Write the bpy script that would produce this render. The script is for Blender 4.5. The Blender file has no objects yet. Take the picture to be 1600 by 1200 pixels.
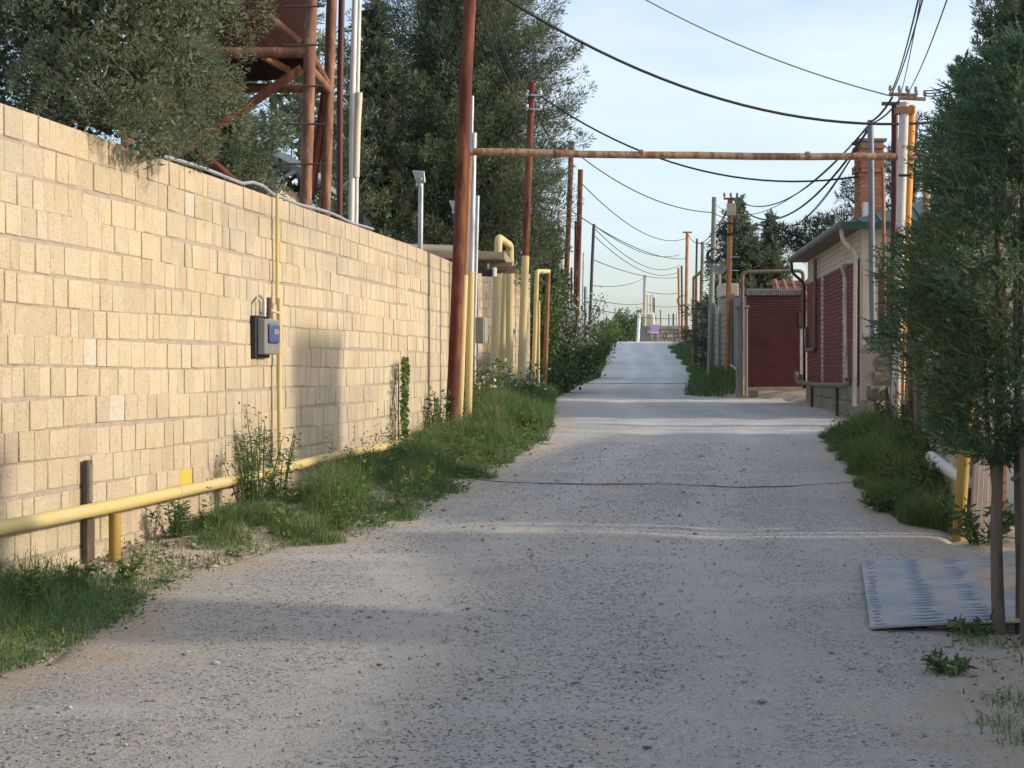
import bpy, math, random
import numpy as np
from mathutils import Vector

random.seed(7)
rng = np.random.default_rng(7)
S = bpy.context.scene
COL = S.collection
F = 2300.0          # focal length in photo pixels (1600 wide)
EYE = 1.5
R = math.radians

# ------------------------------------------------------------------ camera
cam = bpy.data.cameras.new('camera')
cam.sensor_width = 36.0
cam.lens = 36.0 * F / 1600.0
cam.shift_y = -27.0 / 1600.0
cam.clip_start = 0.1
cam.clip_end = 6000.0
camo = bpy.data.objects.new('camera', cam)
COL.objects.link(camo)
camo.location = (0, 0, EYE)
camo.rotation_euler = (R(90), 0, 0)
S.camera = camo

# ------------------------------------------------------------------ world, sun, exposure
SUN_EL, SUN_AZ = R(18.0), R(96.0)
world = bpy.data.worlds.new('World')
S.world = world
world.use_nodes = True
wn = world.node_tree
bg = wn.nodes['Background']
sky = wn.nodes.new('ShaderNodeTexSky')
sky.sky_type = 'NISHITA'
sky.sun_disc = False
sky.sun_elevation = SUN_EL
sky.sun_rotation = SUN_AZ
sky.air_density = 1.0
sky.dust_density = 2.2
sky.ozone_density = 2.0
tc = wn.nodes.new('ShaderNodeTexCoord')
mp = wn.nodes.new('ShaderNodeMapping')
mp.inputs['Scale'].default_value = (1.0, 1.0, 4.5)
mp.inputs['Location'].default_value = (0.3, 0.0, 0.35)
nz = wn.nodes.new('ShaderNodeTexNoise')
nz.inputs['Scale'].default_value = 2.6
nz.inputs['Detail'].default_value = 6.0
nz.inputs['Roughness'].default_value = 0.55
cr = wn.nodes.new('ShaderNodeValToRGB')
cr.color_ramp.elements[0].position = 0.36
cr.color_ramp.elements[0].color = (0.14, 0.14, 0.14, 1)
cr.color_ramp.elements[1].position = 0.66
cr.color_ramp.elements[1].color = (0.80, 0.80, 0.80, 1)
mx = wn.nodes.new('ShaderNodeMixRGB')
mx.inputs[2].default_value = (3.2, 3.55, 4.1, 1)      # thin high cloud
wn.links.new(tc.outputs['Generated'], mp.inputs['Vector'])
wn.links.new(mp.outputs[0], nz.inputs['Vector'])
wn.links.new(nz.outputs[0], cr.inputs[0])
wn.links.new(cr.outputs[0], mx.inputs[0])
wn.links.new(sky.outputs[0], mx.inputs[1])
wn.links.new(mx.outputs[0], bg.inputs['Color'])
bg.inputs['Strength'].default_value = 0.15
sl = bpy.data.lights.new('sun', 'SUN')
sl.energy = 2.0
sl.angle = R(2.4)
sl.color = (1.0, 0.85, 0.66)
so = bpy.data.objects.new('sun', sl)
COL.objects.link(so)
sdir = Vector((math.sin(SUN_AZ) * math.cos(SUN_EL), math.cos(SUN_AZ) * math.cos(SUN_EL), math.sin(SUN_EL)))
so.rotation_euler = sdir.to_track_quat('Z', 'Y').to_euler()
so.location = sdir * 50
S.view_settings.view_transform = 'Standard'
S.view_settings.look = 'None'
S.view_settings.exposure = 0.95
S.view_settings.gamma = 1.0
S.view_settings.use_curve_mapping = False
try:
    S.cycles.max_bounces = 6
    S.cycles.diffuse_bounces = 3
    S.cycles.transparent_max_bounces = 4
except Exception:
    pass


# ------------------------------------------------------------------ terrain functions
def smoothstep(a, b, x):
    t = np.clip((np.asarray(x, float) - a) / (b - a), 0, 1)
    return t * t * (3 - 2 * t)


_py = np.array([-60, 0, 5, 8, 10, 12, 15.6, 18, 20.5, 26, 30, 38, 46, 55, 63, 70, 80, 90, 100, 110, 115, 121, 140, 170, 260, 6000.])
_pz = np.array([0, 0, 0, .06, .10, .18, .31, .41, .48, .56, .62, .70, .74, .77, .84, .98, 1.5, 2.05, 2.6, 3.22, 3.46, 3.5, 3.38, 3.2, 3.0, 3.0])
_gy = np.arange(-60, 300, 0.5)
_gzv = np.interp(_gy, _py, _pz)
_k = np.ones(9) / 9
_gzv = np.convolve(np.pad(_gzv, 4, mode='edge'), _k, mode='valid')


def prof(y):
    return np.interp(y, _gy, _gzv)


_ly = [-60, 5, 6.9, 7.8, 9.5, 10.5, 11.2, 11.9, 15.6, 18, 20.3, 24, 30.9, 38, 50, 55, 70, 80, 113, 140, 300]
_lx = [-4, -3.0, -2.45, -2.25, -2.3, -2.1, -1.5, -1.14, -.41, 0, .26, .5, .7, .95, 1.95, 2.25, 4.0, 4.95, 7.3, 8.5, 14]
_ry = [-60, 5, 8, 10.5, 11.6, 13.2, 16, 20.6, 22, 23.5, 25, 33, 36, 38, 40, 46, 55, 70, 80, 100, 113, 140, 300]
_rx = [2.6, 2.4, 2.75, 3.2, 3.5, 3.4, 3.85, 4.45, 4.9, 5.7, 6.1, 6.7, 6.2, 5.4, 5.3, 6.0, 7.2, 9.0, 9.9, 11.2, 12.3, 18, 24]


def xl(y):
    return np.interp(y, _ly, _lx)


def xr(y):
    return np.interp(y, _ry, _rx)


_by = [-60, 10, 13, 22, 26, 36, 40, 60, 80, 300]
_bl = [.10, .08, .10, .10, .15, .20, .25, .35, .35, .3]
_br = [.02, .03, .10, .12, .18, .20, .30, .35, .25, .2]


def gz(x, y):
    x = np.asarray(x, float)
    y = np.asarray(y, float)
    z = prof(y)
    z = z + smoothstep(-0.1, 0.8, xl(y) - x) * np.interp(y, _by, _bl)
    z = z + smoothstep(-0.1, 0.9, x - xr(y)) * np.interp(y, _by, _br)
    # wheel-worn unevenness of the track
    z = z + 0.012 * np.sin(x * 2.3 + y * .31) * np.sin(y * .9 + x * .5) + 0.006 * np.sin(x * 5.1 + 1.3) * np.sin(y * 2.7)
    return z


def G(x, y):
    return float(gz(x, y))


def PX(px, Y):
    return (px - 800) / F * Y


def PZ(py, Y):
    return EYE + (573 - py) / F * Y


def P(px, py, Y):
    return Vector((PX(px, Y), Y, PZ(py, Y)))


# ------------------------------------------------------------------ materials
def MAT(name, base, layers=(), rough=.85, metal=0., rnd=0., objrnd=0., bump=(), bscale=1., attr=None, spec=.3, hue=0., trans=0.):
    """layers: (colour, scale or (sx,sy,sz), lo, hi, kind, detail). bump: (scale, height, kind)."""
    m = bpy.data.materials.new(name)
    m.use_nodes = True
    nt = m.node_tree
    b = nt.nodes['Principled BSDF']
    b.inputs['Roughness'].default_value = rough
    b.inputs['Metallic'].default_value = metal
    b.inputs['Specular IOR Level'].default_value = spec
    N, Lk = nt.nodes.new, nt.links.new
    geo = N('ShaderNodeNewGeometry')

    def vec(scale):
        if isinstance(scale, (tuple, list)):
            v = N('ShaderNodeVectorMath')
            v.operation = 'MULTIPLY'
            v.inputs[1].default_value = scale
            Lk(geo.outputs['Position'], v.inputs[0])
            return v.outputs[0], 1.0
        return geo.outputs['Position'], scale

    def tex(scale, kind, detail):
        v, s = vec(scale)
        if kind == 'voronoi':
            t = N('ShaderNodeTexVoronoi')
            t.inputs['Scale'].default_value = s
            Lk(v, t.inputs['Vector'])
            return t.outputs['Distance']
        if kind == 'cell':
            t = N('ShaderNodeTexVoronoi')
            t.inputs['Scale'].default_value = s
            Lk(v, t.inputs['Vector'])
            sp = N('ShaderNodeSeparateColor')
            Lk(t.outputs['Color'], sp.inputs[0])
            return sp.outputs[0]
        t = N('ShaderNodeTexNoise')
        t.inputs['Scale'].default_value = s
        t.inputs['Detail'].default_value = detail
        t.inputs['Roughness'].default_value = .6
        Lk(v, t.inputs['Vector'])
        return t.outputs[0]

    rgb = N('ShaderNodeRGB')
    rgb.outputs[0].default_value = (*base, 1)
    cur = rgb.outputs[0]
    for ly in layers:
        c, sc, lo, hi = ly[:4]
        kind = ly[4] if len(ly) > 4 else 'noise'
        det = ly[5] if len(ly) > 5 else 5
        amt = ly[6] if len(ly) > 6 else 1.0
        if kind == 'attr':
            a = N('ShaderNodeAttribute')
            a.attribute_name = sc
            n = N('ShaderNodeTexNoise')
            n.inputs['Scale'].default_value = 2.2
            n.inputs['Detail'].default_value = 8
            Lk(geo.outputs['Position'], n.inputs['Vector'])
            ad = N('ShaderNodeMath')
            ad.operation = 'ADD'
            Lk(a.outputs['Fac'], ad.inputs[0])
            Lk(n.outputs[0], ad.inputs[1])
            out = ad.outputs[0]
        else:
            out = tex(sc, kind, det)
        mr = N('ShaderNodeMapRange')
        mr.inputs['From Min'].default_value = lo
        mr.inputs['From Max'].default_value = hi
        mr.inputs['To Max'].default_value = amt
        Lk(out, mr.inputs['Value'])
        mxn = N('ShaderNodeMixRGB')
        mxn.inputs[2].default_value = (*c, 1)
        Lk(mr.outputs[0], mxn.inputs[0])
        Lk(cur, mxn.inputs[1])
        cur = mxn.outputs[0]
    if rnd or objrnd or hue:
        hs = N('ShaderNodeHueSaturation')
        val = None
        if rnd:
            src = geo.outputs['Random Per Island']
            if objrnd:
                oi = N('ShaderNodeObjectInfo')
                ad = N('ShaderNodeMath')
                ad.operation = 'ADD'
                Lk(src, ad.inputs[0])
                Lk(oi.outputs['Random'], ad.inputs[1])
                fr = N('ShaderNodeMath')
                fr.operation = 'FRACT'
                Lk(ad.outputs[0], fr.inputs[0])
                src = fr.outputs[0]
        else:
            oi = N('ShaderNodeObjectInfo')
            src = oi.outputs['Random']
        amp = rnd or objrnd
        mr = N('ShaderNodeMapRange')
        mr.inputs['To Min'].default_value = 1 - amp
        mr.inputs['To Max'].default_value = 1 + amp
        Lk(src, mr.inputs['Value'])
        Lk(mr.outputs[0], hs.inputs['Value'])
        if hue:
            mu = N('ShaderNodeMath')
            mu.operation = 'MULTIPLY'
            mu.inputs[1].default_value = 17.31
            Lk(src, mu.inputs[0])
            fr = N('ShaderNodeMath')
            fr.operation = 'FRACT'
            Lk(mu.outputs[0], fr.inputs[0])
            m2 = N('ShaderNodeMapRange')
            m2.inputs['To Min'].default_value = .5 - hue
            m2.inputs['To Max'].default_value = .5 + hue
            Lk(fr.outputs[0], m2.inputs['Value'])
            Lk(m2.outputs[0], hs.inputs['Hue'])
        Lk(cur, hs.inputs['Color'])
        cur = hs.outputs[0]
    Lk(cur, b.inputs['Base Color'])
    prev = None
    for bp in bump:
        sc, h = bp[0], bp[1]
        kind = bp[2] if len(bp) > 2 else 'noise'
        t = tex(sc, kind, 6)
        bn = N('ShaderNodeBump')
        bn.inputs['Strength'].default_value = 1.0
        bn.inputs['Distance'].default_value = h
        Lk(t, bn.inputs['Height'])
        if prev:
            Lk(prev, bn.inputs['Normal'])
        prev = bn.outputs[0]
    if prev:
        Lk(prev, b.inputs['Normal'])
    if trans:
        tr = N('ShaderNodeBsdfTranslucent')
        Lk(cur, tr.inputs['Color'])
        ms = N('ShaderNodeMixShader')
        ms.inputs[0].default_value = trans
        Lk(b.outputs[0], ms.inputs[1])
        Lk(tr.outputs[0], ms.inputs[2])
        Lk(ms.outputs[0], nt.nodes['Material Output'].inputs['Surface'])
    return m


def rust(name, paint, amount=.5, rough=.6, metal=.1, rusty=(.20, .065, .028), dark=(.06, .025, .018)):
    lo = .72 - .5 * amount
    return MAT(name, paint, [(rusty, (9, 9, 2.2), lo, lo + .12, 'noise', 8), (dark, (14, 14, 4), .56, .72, 'noise', 6, .8),
                             (tuple(min(1, c * 1.5 + .04) for c in paint), (30, 30, 5), .62, .74, 'noise', 4, .5)],
               rough=rough, metal=metal, bump=[(60, .003)])


M_ = {}
M_['stone'] = MAT('limestone', (.49, .415, .295),
                  [((.40, .30, .19), 1.1, .45, .75, 'noise', 4, .6), ((.57, .48, .35), 7, .5, .8, 'noise', 6, .6),
                   ((.33, .245, .15), (70, 70, 16), .56, .70, 'noise', 5, .75), ((.36, .34, .29), .8, .50, .72, 'noise', 8, .6), ((.27, .225, .17), (3, 3, .7), .60, .76, 'noise', 7, .5), ((.17, .115, .065), 52, .24, .10, 'voronoi', 1, .7)],
                  rough=.95, rnd=.085, objrnd=.085, hue=.006, bump=[(70, .010), (22, .010)])
M_['stone_grey'] = MAT('pale_grey_stone', (.48, .44, .36), [((.36, .32, .25), 30, .5, .75)], rough=.95, bump=[(70, .006)])
M_['stone_yellow'] = MAT('yellow_painted_stone', (.60, .40, .07), [((.45, .33, .17), 20, .55, .7)], rough=.9, bump=[(70, .005)])
M_['mortar'] = MAT('mortar', (.35, .295, .235), [((.27, .225, .18), 14, .45, .7), ((.36, .31, .25), 40, .55, .75)], rough=.95, bump=[(60, .006)])
M_['far_stone'] = MAT('old_block_stone', (.30, .27, .21), [((.20, .18, .14), 3, .4, .7), ((.38, .34, .27), 18, .5, .8)], rough=.95, rnd=.12, bump=[(40, .01)])
M_['rubble'] = MAT('dark_rubble_stone', (.20, .175, .14), [((.10, .09, .075), 5, .42, .68), ((.30, .26, .20), 17, .52, .75)], rough=.95, rnd=.2, objrnd=.2, bump=[(20, .03), (60, .01)])
M_['road'] = MAT('gravel_road', (.64, .62, .595),
                 [((.72, .68, .615), (.35, .22, .3), .46, .62, 'noise', 6, .8),
                  ((.54, .545, .57), (.6, .4, .5), .48, .64, 'noise', 6, .85),
                  ((.36, .355, .35), 90, .55, .68, 'noise', 4, .8),
                  ((.86, .85, .82), 105, .54, .66, 'noise', 3, .8),
                  ((.09, .09, .09), 72, .87, .91, 'cell', 1, .85),
                  ((.36, .355, .35), 34, .88, .94, 'cell', 1, .5),
                  ((.85, .83, .80), 62, .93, .97, 'cell', 1, .65),
                  ((.72, .665, .595), (.9, .5, 1), .54, .64, 'noise', 9, .75),
                  ((.74, .73, .71), (.34, 1.5, 1), .55, .66, 'noise', 9, .75),
                  ((.70, .68, .645), 'track', .72, 1.15, 'attr', 1, .85),
                  ((.66, .56, .45), 'dust', .80, 1.2, 'attr', 1, .9),
                  ((.20, .19, .18), (1.6, 3.2, 1), .70, .76, 'noise', 9, .5)],
                 rough=.95, bump=[(60, .022), (4, .05), (120, .008)])
M_['dirt'] = MAT('sandy_soil', (.44, .365, .285), [((.26, .20, .15), 2.2, .45, .7), ((.52, .45, .36), 6, .55, .75), ((.17, .13, .09), 22, .60, .72, 'noise', 6, .7)],
                 rough=1., bump=[(9, .04), (40, .012)])
M_['debris'] = MAT('crumbled_stone', (.34, .29, .22), [((.16, .11, .075), 12, .45, .7)], rough=1., rnd=.45)
M_['pebble'] = MAT('loose_stone', (.30, .29, .28), [((.08, .075, .07), 12, .45, .66, 'noise', 3, .8)], rough=.95, rnd=.5)
M_['ypipe'] = MAT('yellow_gas_paint', (.54, .42, .165), [((.50, .43, .27), (5, 2, 5), .45, .72, 'noise', 6, .8), ((.22, .12, .05), (30, 30, 12), .66, .76, 'noise', 6, .7)], rough=.6, bump=[(50, .002)])
M_['paleyellow'] = MAT('faded_yellow_paint', (.56, .45, .22), [((.46, .33, .13), (14, 14, 2.0), .52, .7, 'noise', 6, .7), ((.18, .10, .06), (22, 22, 6), .68, .78, 'noise', 6, .7)], rough=.65, bump=[(50, .002)])
M_['oldyellow'] = MAT('worn_yellow_paint', (.36, .23, .05), [((.22, .12, .04), (14, 14, 3), .52, .68, 'noise', 8, .85)], rough=.6)
M_['redrust'] = MAT('red_rust_paint', (.10, .030, .022), [((.19, .07, .034), (7, 7, 1.4), .46, .60, 'noise', 8), ((.045, .018, .014), (14, 14, 3), .55, .70, 'noise', 6, .85), ((.30, .17, .10), (26, 26, 5), .64, .71, 'noise', 8, .7)], rough=.75, spec=.2, bump=[(60, .004)])
M_['darkred'] = MAT('dark_red_paint', (.075, .018, .016), [((.14, .05, .03), (8, 8, 2), .55, .72, 'noise', 6, .7)], rough=.55)
M_['towerrust'] = MAT('tower_rust', (.16, .072, .048), [((.27, .14, .08), (9, 9, 2.2), .48, .60, 'noise', 8), ((.06, .028, .02), (14, 14, 4), .56, .70, 'noise', 6, .8), ((.42, .31, .22), (16, 16, 4), .63, .70, 'noise', 8, .8)], rough=.7, bump=[(60, .004)])
M_['tank'] = MAT('tank_shaded_red', (.022, .0075, .0075), [((.05, .02, .014), (6, 6, 3), .55, .75, 'noise', 6, .8), ((.40, .28, .2), 14, .74, .78, 'noise', 6, .8)], rough=.85, spec=.1)  # red darkened in the colour itself for the cypress shade on the tank
M_['oxide'] = rust('brown_rust', (.24, .11, .05), .5, rusty=(.30, .155, .075))
M_['bar'] = rust('crossbar_rust', (.40, .27, .17), .55, rusty=(.25, .115, .06))
M_['orange'] = MAT('orange_paint', (.58, .25, .035), [((.34, .10, .03), (12, 12, 2), .58, .7, 'noise', 6, .8), ((.62, .52, .38), (20, 20, 3), .62, .72, 'noise', 5, .6)], rough=.5)
M_['orangerust'] = MAT('orange_rust', (.46, .20, .07), [((.26, .09, .035), (12, 12, 1.5), .48, .64, 'noise', 7), ((.58, .48, .35), (20, 20, 2), .58, .70, 'noise', 5, .7)], rough=.65)
M_['whiterust'] = MAT('chipped_white_paint', (.52, .49, .45), [((.42, .17, .06), (10, 10, 1.6), .56, .66, 'noise', 7), ((.3, .28, .26), 9, .55, .75, 'noise', 4, .6)], rough=.6)
M_['frame'] = MAT('weathered_pipe', (.15, .125, .105), [((.30, .15, .07), (8, 8, 2), .55, .66, 'noise', 7, .8), ((.34, .31, .27), (12, 12, 3), .58, .72, 'noise', 5, .7)], rough=.7)
M_['galv'] = MAT('galvanised_steel', (.42, .44, .46), [((.30, .31, .33), (16, 16, 3), .45, .7, 'noise', 5)], rough=.45, metal=.5)
M_['greypaint'] = MAT('grey_pole_paint', (.16, .175, .20), [((.10, .105, .12), (14, 14, 2), .5, .7)], rough=.5, metal=.2)
M_['whitepipe'] = MAT('white_plastic', (.60, .60, .57), [((.42, .40, .36), (14, 14, 3), .52, .72, 'noise', 6, .7)], rough=.5)
M_['white'] = MAT('white_paint', (.72, .71, .68), [((.5, .48, .44), 6, .55, .75, 'noise', 6, .5)], rough=.5)
M_['brown'] = MAT('brown_steel', (.10, .075, .06), [((.17, .12, .09), (10, 10, 4), .5, .7)], rough=.6, metal=.2)
M_['grey'] = MAT('grey_box_paint', (.26, .255, .22), [((.17, .16, .14), 14, .5, .7)], rough=.6)
M_['dark'] = MAT('dark_plastic', (.025, .026, .03), rough=.6)
M_['black'] = MAT('black_cable', (.02, .023, .026), rough=.6)
M_['blue'] = MAT('blue_meter_case', (.055, .085, .19), [((.09, .12, .20), 20, .5, .7)], rough=.35)
M_['clear'] = MAT('clear_grey_plastic', (.20, .205, .205), [((.28, .27, .25), 12, .5, .7)], rough=.25, spec=.5)
M_['concrete'] = MAT('grey_concrete', (.24, .24, .23), [((.16, .16, .155), (2, 2, 1), .45, .72), ((.31, .30, .28), 14, .55, .75)], rough=.9, bump=[(30, .006)])
M_['polecon'] = MAT('pole_concrete', (.26, .265, .20), [((.17, .175, .14), (6, 6, 1), .45, .7)], rough=.9)
M_['palepole'] = MAT('pale_pole_paint', (.50, .45, .36), [((.30, .24, .18), (8, 8, 1), .52, .7)], rough=.8)
M_['darkpole'] = MAT('dark_pole_steel', (.07, .06, .055), [((.13, .07, .045), (10, 10, 2), .5, .7)], rough=.7)
M_['gate_red'] = MAT('maroon_sheet', (.082, .024, .023), [((.065, .014, .013), 2.5, .45, .7), ((.16, .045, .035), (10, 10, 1), .62, .74, 'noise', 6, .6)], rough=.5)
M_['brick_red'] = MAT('maroon_brick', (.175, .046, .042), [((.13, .036, .034), 3, .45, .7), ((.22, .07, .055), 22, .55, .75)], rough=.75, rnd=.12)
M_['brick_orange'] = MAT('orange_brick', (.36, .155, .085), [((.27, .11, .06), 12, .45, .7)], rough=.85, rnd=.16, objrnd=.16, bump=[(50, .004)])
M_['joint'] = MAT('brick_joint', (.30, .25, .20), [((.22, .18, .15), 20, .5, .7)], rough=.95)
M_['cream'] = MAT('cream_siding', (.52, .44, .33), [((.42, .35, .26), (1, 1, 3), .5, .72)], rough=.75)
M_['creamwall'] = MAT('cream_render', (.60, .53, .42), [((.50, .44, .34), 1.5, .5, .7)], rough=.9)
M_['greenroof'] = MAT('green_roof_sheet', (.030, .070, .052), [((.06, .10, .08), (6, 6, 2), .5, .7)], rough=.45)
M_['gutter'] = MAT('grey_brown_gutter', (.13, .12, .105), [((.20, .18, .15), (4, 2, 4), .5, .7)], rough=.6)
M_['tile_red'] = MAT('red_roof_tile', (.30, .13, .095), [((.22, .10, .08), 6, .5, .7)], rough=.8, rnd=.1)
M_['canopy'] = MAT('weathered_board', (.33, .26, .175), [((.20, .15, .10), (2, 2, 8), .45, .7)], rough=.9)
M_['plank'] = MAT('pinkish_grey_plank', (.34, .285, .25), [((.24, .19, .165), (20, 20, 2), .48, .7), ((.42, .36, .31), (40, 40, 3), .55, .75)], rough=.85, objrnd=.15)
M_['plate'] = MAT('worn_tread_plate', (.27, .285, .31), [((.21, .225, .26), 1.2, .4, .7), ((.36, .33, .285), 3.2, .46, .62, 'noise', 9, .85), ((.40, .335, .265), (1.3, 2.2, 1), .58, .66, 'noise', 6, .95)], rough=.55, metal=.25, bump=[(30, .003)])
M_['tread'] = MAT('tread_bar_steel', (.17, .215, .29), [((.26, .30, .36), 9, .5, .72)], rough=.45, metal=.3)
M_['bark'] = MAT('grey_bark', (.16, .13, .105), [((.085, .066, .053), (14, 14, 3), .45, .65), ((.19, .16, .13), (26, 26, 5), .58, .74)], rough=.95, bump=[((40, 40, 8), .02)])
M_['wood'] = MAT('old_wood', (.22, .16, .11), [((.13, .09, .06), (10, 10, 2), .45, .7)], rough=.9)
M_['purple'] = MAT('purple_sign_paint', (.42, .24, .52), [((.58, .50, .64), (8, 8, 14), .6, .7)], rough=.5)
M_['cypress'] = MAT('cypress_leaf', (.150, .180, .112), [((.200, .150, .075), 2.6, .54, .68, 'noise', 4, .65), ((.150, .190, .125), 1.3, .50, .70, 'noise', 3, .8)], rough=.8, rnd=.42, hue=.025, spec=.15, trans=.22)
M_['cypressfar'] = MAT('dark_cypress_leaf', (.118, .150, .095), [((.185, .185, .092), .9, .52, .70, 'noise', 4, .8)], rough=.8, rnd=.42, hue=.025, spec=.15, trans=.22)
M_['pine'] = MAT('pine_needle', (.052, .064, .045), [((.09, .09, .06), 1.2, .55, .7)], rough=.8, rnd=.4, spec=.15)
M_['thuja'] = MAT('thuja_leaf', (.105, .165, .090), [((.185, .225, .075), 2.4, .50, .70, 'noise', 4, .85), ((.055, .095, .062), 1.6, .52, .7, 'noise', 3, .7)], rough=.75, rnd=.40, hue=.02, spec=.2, trans=.35)
M_['grass'] = MAT('grass_blade', (.112, .190, .070), [((.175, .235, .085), .9, .46, .68, 'noise', 4, .85), ((.095, .145, .062), 2.2, .5, .7, 'noise', 4, .8), ((.26, .25, .13), 3.1, .64, .76, 'noise', 5, .5)], rough=.8, rnd=.42, hue=.02, spec=.2, trans=.3)
M_['drygrass'] = MAT('dry_grass', (.34, .28, .15), rough=.9, rnd=.3, spec=.1, trans=.2)
M_['leaf'] = MAT('broad_leaf', (.095, .155, .042), [((.15, .20, .055), 2, .5, .7)], rough=.7, rnd=.4, hue=.02, spec=.25, trans=.3)
M_['darkleaf'] = MAT('dark_broad_leaf', (.085, .14, .055), rough=.7, rnd=.4, hue=.02, spec=.25, trans=.25)
M_['blossom'] = MAT('white_blossom', (.66, .64, .56), rough=.8, rnd=.15, trans=.3)
M_['litter'] = MAT('leaf_litter', (.10, .075, .05), rough=1., rnd=.5)


# ------------------------------------------------------------------ object helpers
def woff(o):
    v = Vector((0, 0, 0))
    while o is not None:
        v += o.location
        o = o.parent
    return v


def props(o, label=None, cat=None, group=None, kind=None):
    if label:
        o['label'] = label
    if cat:
        o['category'] = cat
    if group:
        o['group'] = group
    if kind:
        o['kind'] = kind
    return o


def thing(name, label, cat, loc, group=None):
    o = bpy.data.objects.new(name, None)
    o.empty_display_size = .2
    COL.objects.link(o)
    o.location = loc
    return props(o, label, cat, group)


def np_mesh(name, V, loops, sizes):
    me = bpy.data.meshes.new(name)
    V = np.ascontiguousarray(V, dtype=np.float32)
    loops = np.ascontiguousarray(loops, dtype=np.int32)
    sizes = np.ascontiguousarray(sizes, dtype=np.int32)
    me.vertices.add(len(V))
    me.vertices.foreach_set('co', V.ravel())
    me.loops.add(len(loops))
    me.loops.foreach_set('vertex_index', loops)
    me.polygons.add(len(sizes))
    me.polygons.foreach_set('loop_start', np.concatenate([[0], np.cumsum(sizes)[:-1]]).astype(np.int32))
    me.update(calc_edges=True)
    return me


def place_np(name, V, loops, sizes, mat, parent=None, kind=None):
    off = woff(parent) if parent else Vector((0, 0, 0))
    me = np_mesh(name, V - np.array(off), loops, sizes)
    me.materials.append(mat)
    o = bpy.data.objects.new(name, me)
    COL.objects.link(o)
    if parent:
        o.parent = parent
    if kind:
        o['kind'] = kind
    return o


class M:
    def __init__(s):
        s.v = []
        s.f = []

    def add(s, V, Fc):
        n = len(s.v)
        s.v += [tuple(v) for v in V]
        s.f += [tuple(i + n for i in f) for f in Fc]
        return s

    def box(s, c, d, rz=0., taper=1.):
        x, y, z = d[0] / 2, d[1] / 2, d[2] / 2
        ca, sa = math.cos(rz), math.sin(rz)
        V = []
        for zz, t in ((-z, 1.), (z, taper)):
            for xx, yy in ((-x, -y), (x, -y), (x, y), (-x, y)):
                xx, yy = xx * t, yy * t
                V.append((c[0] + xx * ca - yy * sa, c[1] + xx * sa + yy * ca, c[2] + zz))
        return s.add(V, [(3, 2, 1, 0), (4, 5, 6, 7), (0, 1, 5, 4), (1, 2, 6, 5), (2, 3, 7, 6), (3, 0, 4, 7)])

    def hexa(s, a):      # 8 corners: bottom 4, top 4
        return s.add(a, [(3, 2, 1, 0), (4, 5, 6, 7), (0, 1, 5, 4), (1, 2, 6, 5), (2, 3, 7, 6), (3, 0, 4, 7)])

    def tube(s, pts, r, n=10, cap=True):
        pts = [Vector(p) for p in pts]
        k = len(pts)
        rr = r if isinstance(r, (list, tuple)) else [r] * k
        base = len(s.v)
        t0 = (pts[1] - pts[0]).normalized()
        u = t0.orthogonal().normalized()
        for i, p in enumerate(pts):
            a = pts[max(i - 1, 0)]
            b = pts[min(i + 1, k - 1)]
            t = (b - a).normalized()
            u = (u - t * u.dot(t)).normalized()
            w = t.cross(u)
            sc = 1.0
            if 0 < i < k - 1:
                c = (p - a).normalized().dot((b - p).normalized())
                sc = min(1.6, 1 / math.sqrt(max(.35, (1 + c) / 2)))
            for j in range(n):
                an = 2 * math.pi * j / n
                s.v.append(tuple(p + (u * math.cos(an) + w * math.sin(an)) * rr[i] * sc))
        for i in range(k - 1):
            for j in range(n):
                j2 = (j + 1) % n
                s.f.append((base + i * n + j, base + i * n + j2, base + (i + 1) * n + j2, base + (i + 1) * n + j))
        if cap:
            s.f.append(tuple(base + j for j in range(n - 1, -1, -1)))
            s.f.append(tuple(base + (k - 1) * n + j for j in range(n)))
        return s

    def build(s, name, mat, parent=None, smooth=False, bevel=0., origin=None, kind=None):
        off = woff(parent) if parent else Vector(origin if origin is not None else (0, 0, 0))
        me = bpy.data.meshes.new(name)
        ox, oy, oz = off
        me.from_pydata([(a - ox, b - oy, c - oz) for a, b, c in s.v], [], s.f)
        me.materials.append(mat)
        if smooth:
            me.shade_smooth()
            me.set_sharp_from_angle(angle=R(42))
        o = bpy.data.objects.new(name, me)
        COL.objects.link(o)
        if parent:
            o.parent = parent
        elif origin is not None:
            o.location = origin
        if bevel:
            md = o.modifiers.new('edge', 'BEVEL')
            md.width = bevel
            md.segments = 1
            md.limit_method = 'ANGLE'
        if kind:
            o['kind'] = kind
        return o


def ring(center, rad, r, nrm, n=18, m=6):
    nrm = Vector(nrm).normalized()
    u = nrm.orthogonal().normalized()
    w = nrm.cross(u)
    c = Vector(center)
    return [c + (u * math.cos(2 * math.pi * i / n) + w * math.sin(2 * math.pi * i / n)) * rad for i in range(n + 1)]


def bent(pts, rad=.12, k=4):
    """round the corners of a pipe path"""
    pts = [Vector(p) for p in pts]
    out = [pts[0]]
    for i in range(1, len(pts) - 1):
        p = pts[i]
        a = (pts[i - 1] - p)
        b = (pts[i + 1] - p)
        d = min(rad, a.length * .45, b.length * .45)
        A = p + a.normalized() * d
        B = p + b.normalized() * d
        for j in range(k + 1):
            t = j / k
            out.append(A * (1 - t) ** 2 + p * 2 * t * (1 - t) + B * t * t)
    out.append(pts[-1])
    return out


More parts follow.
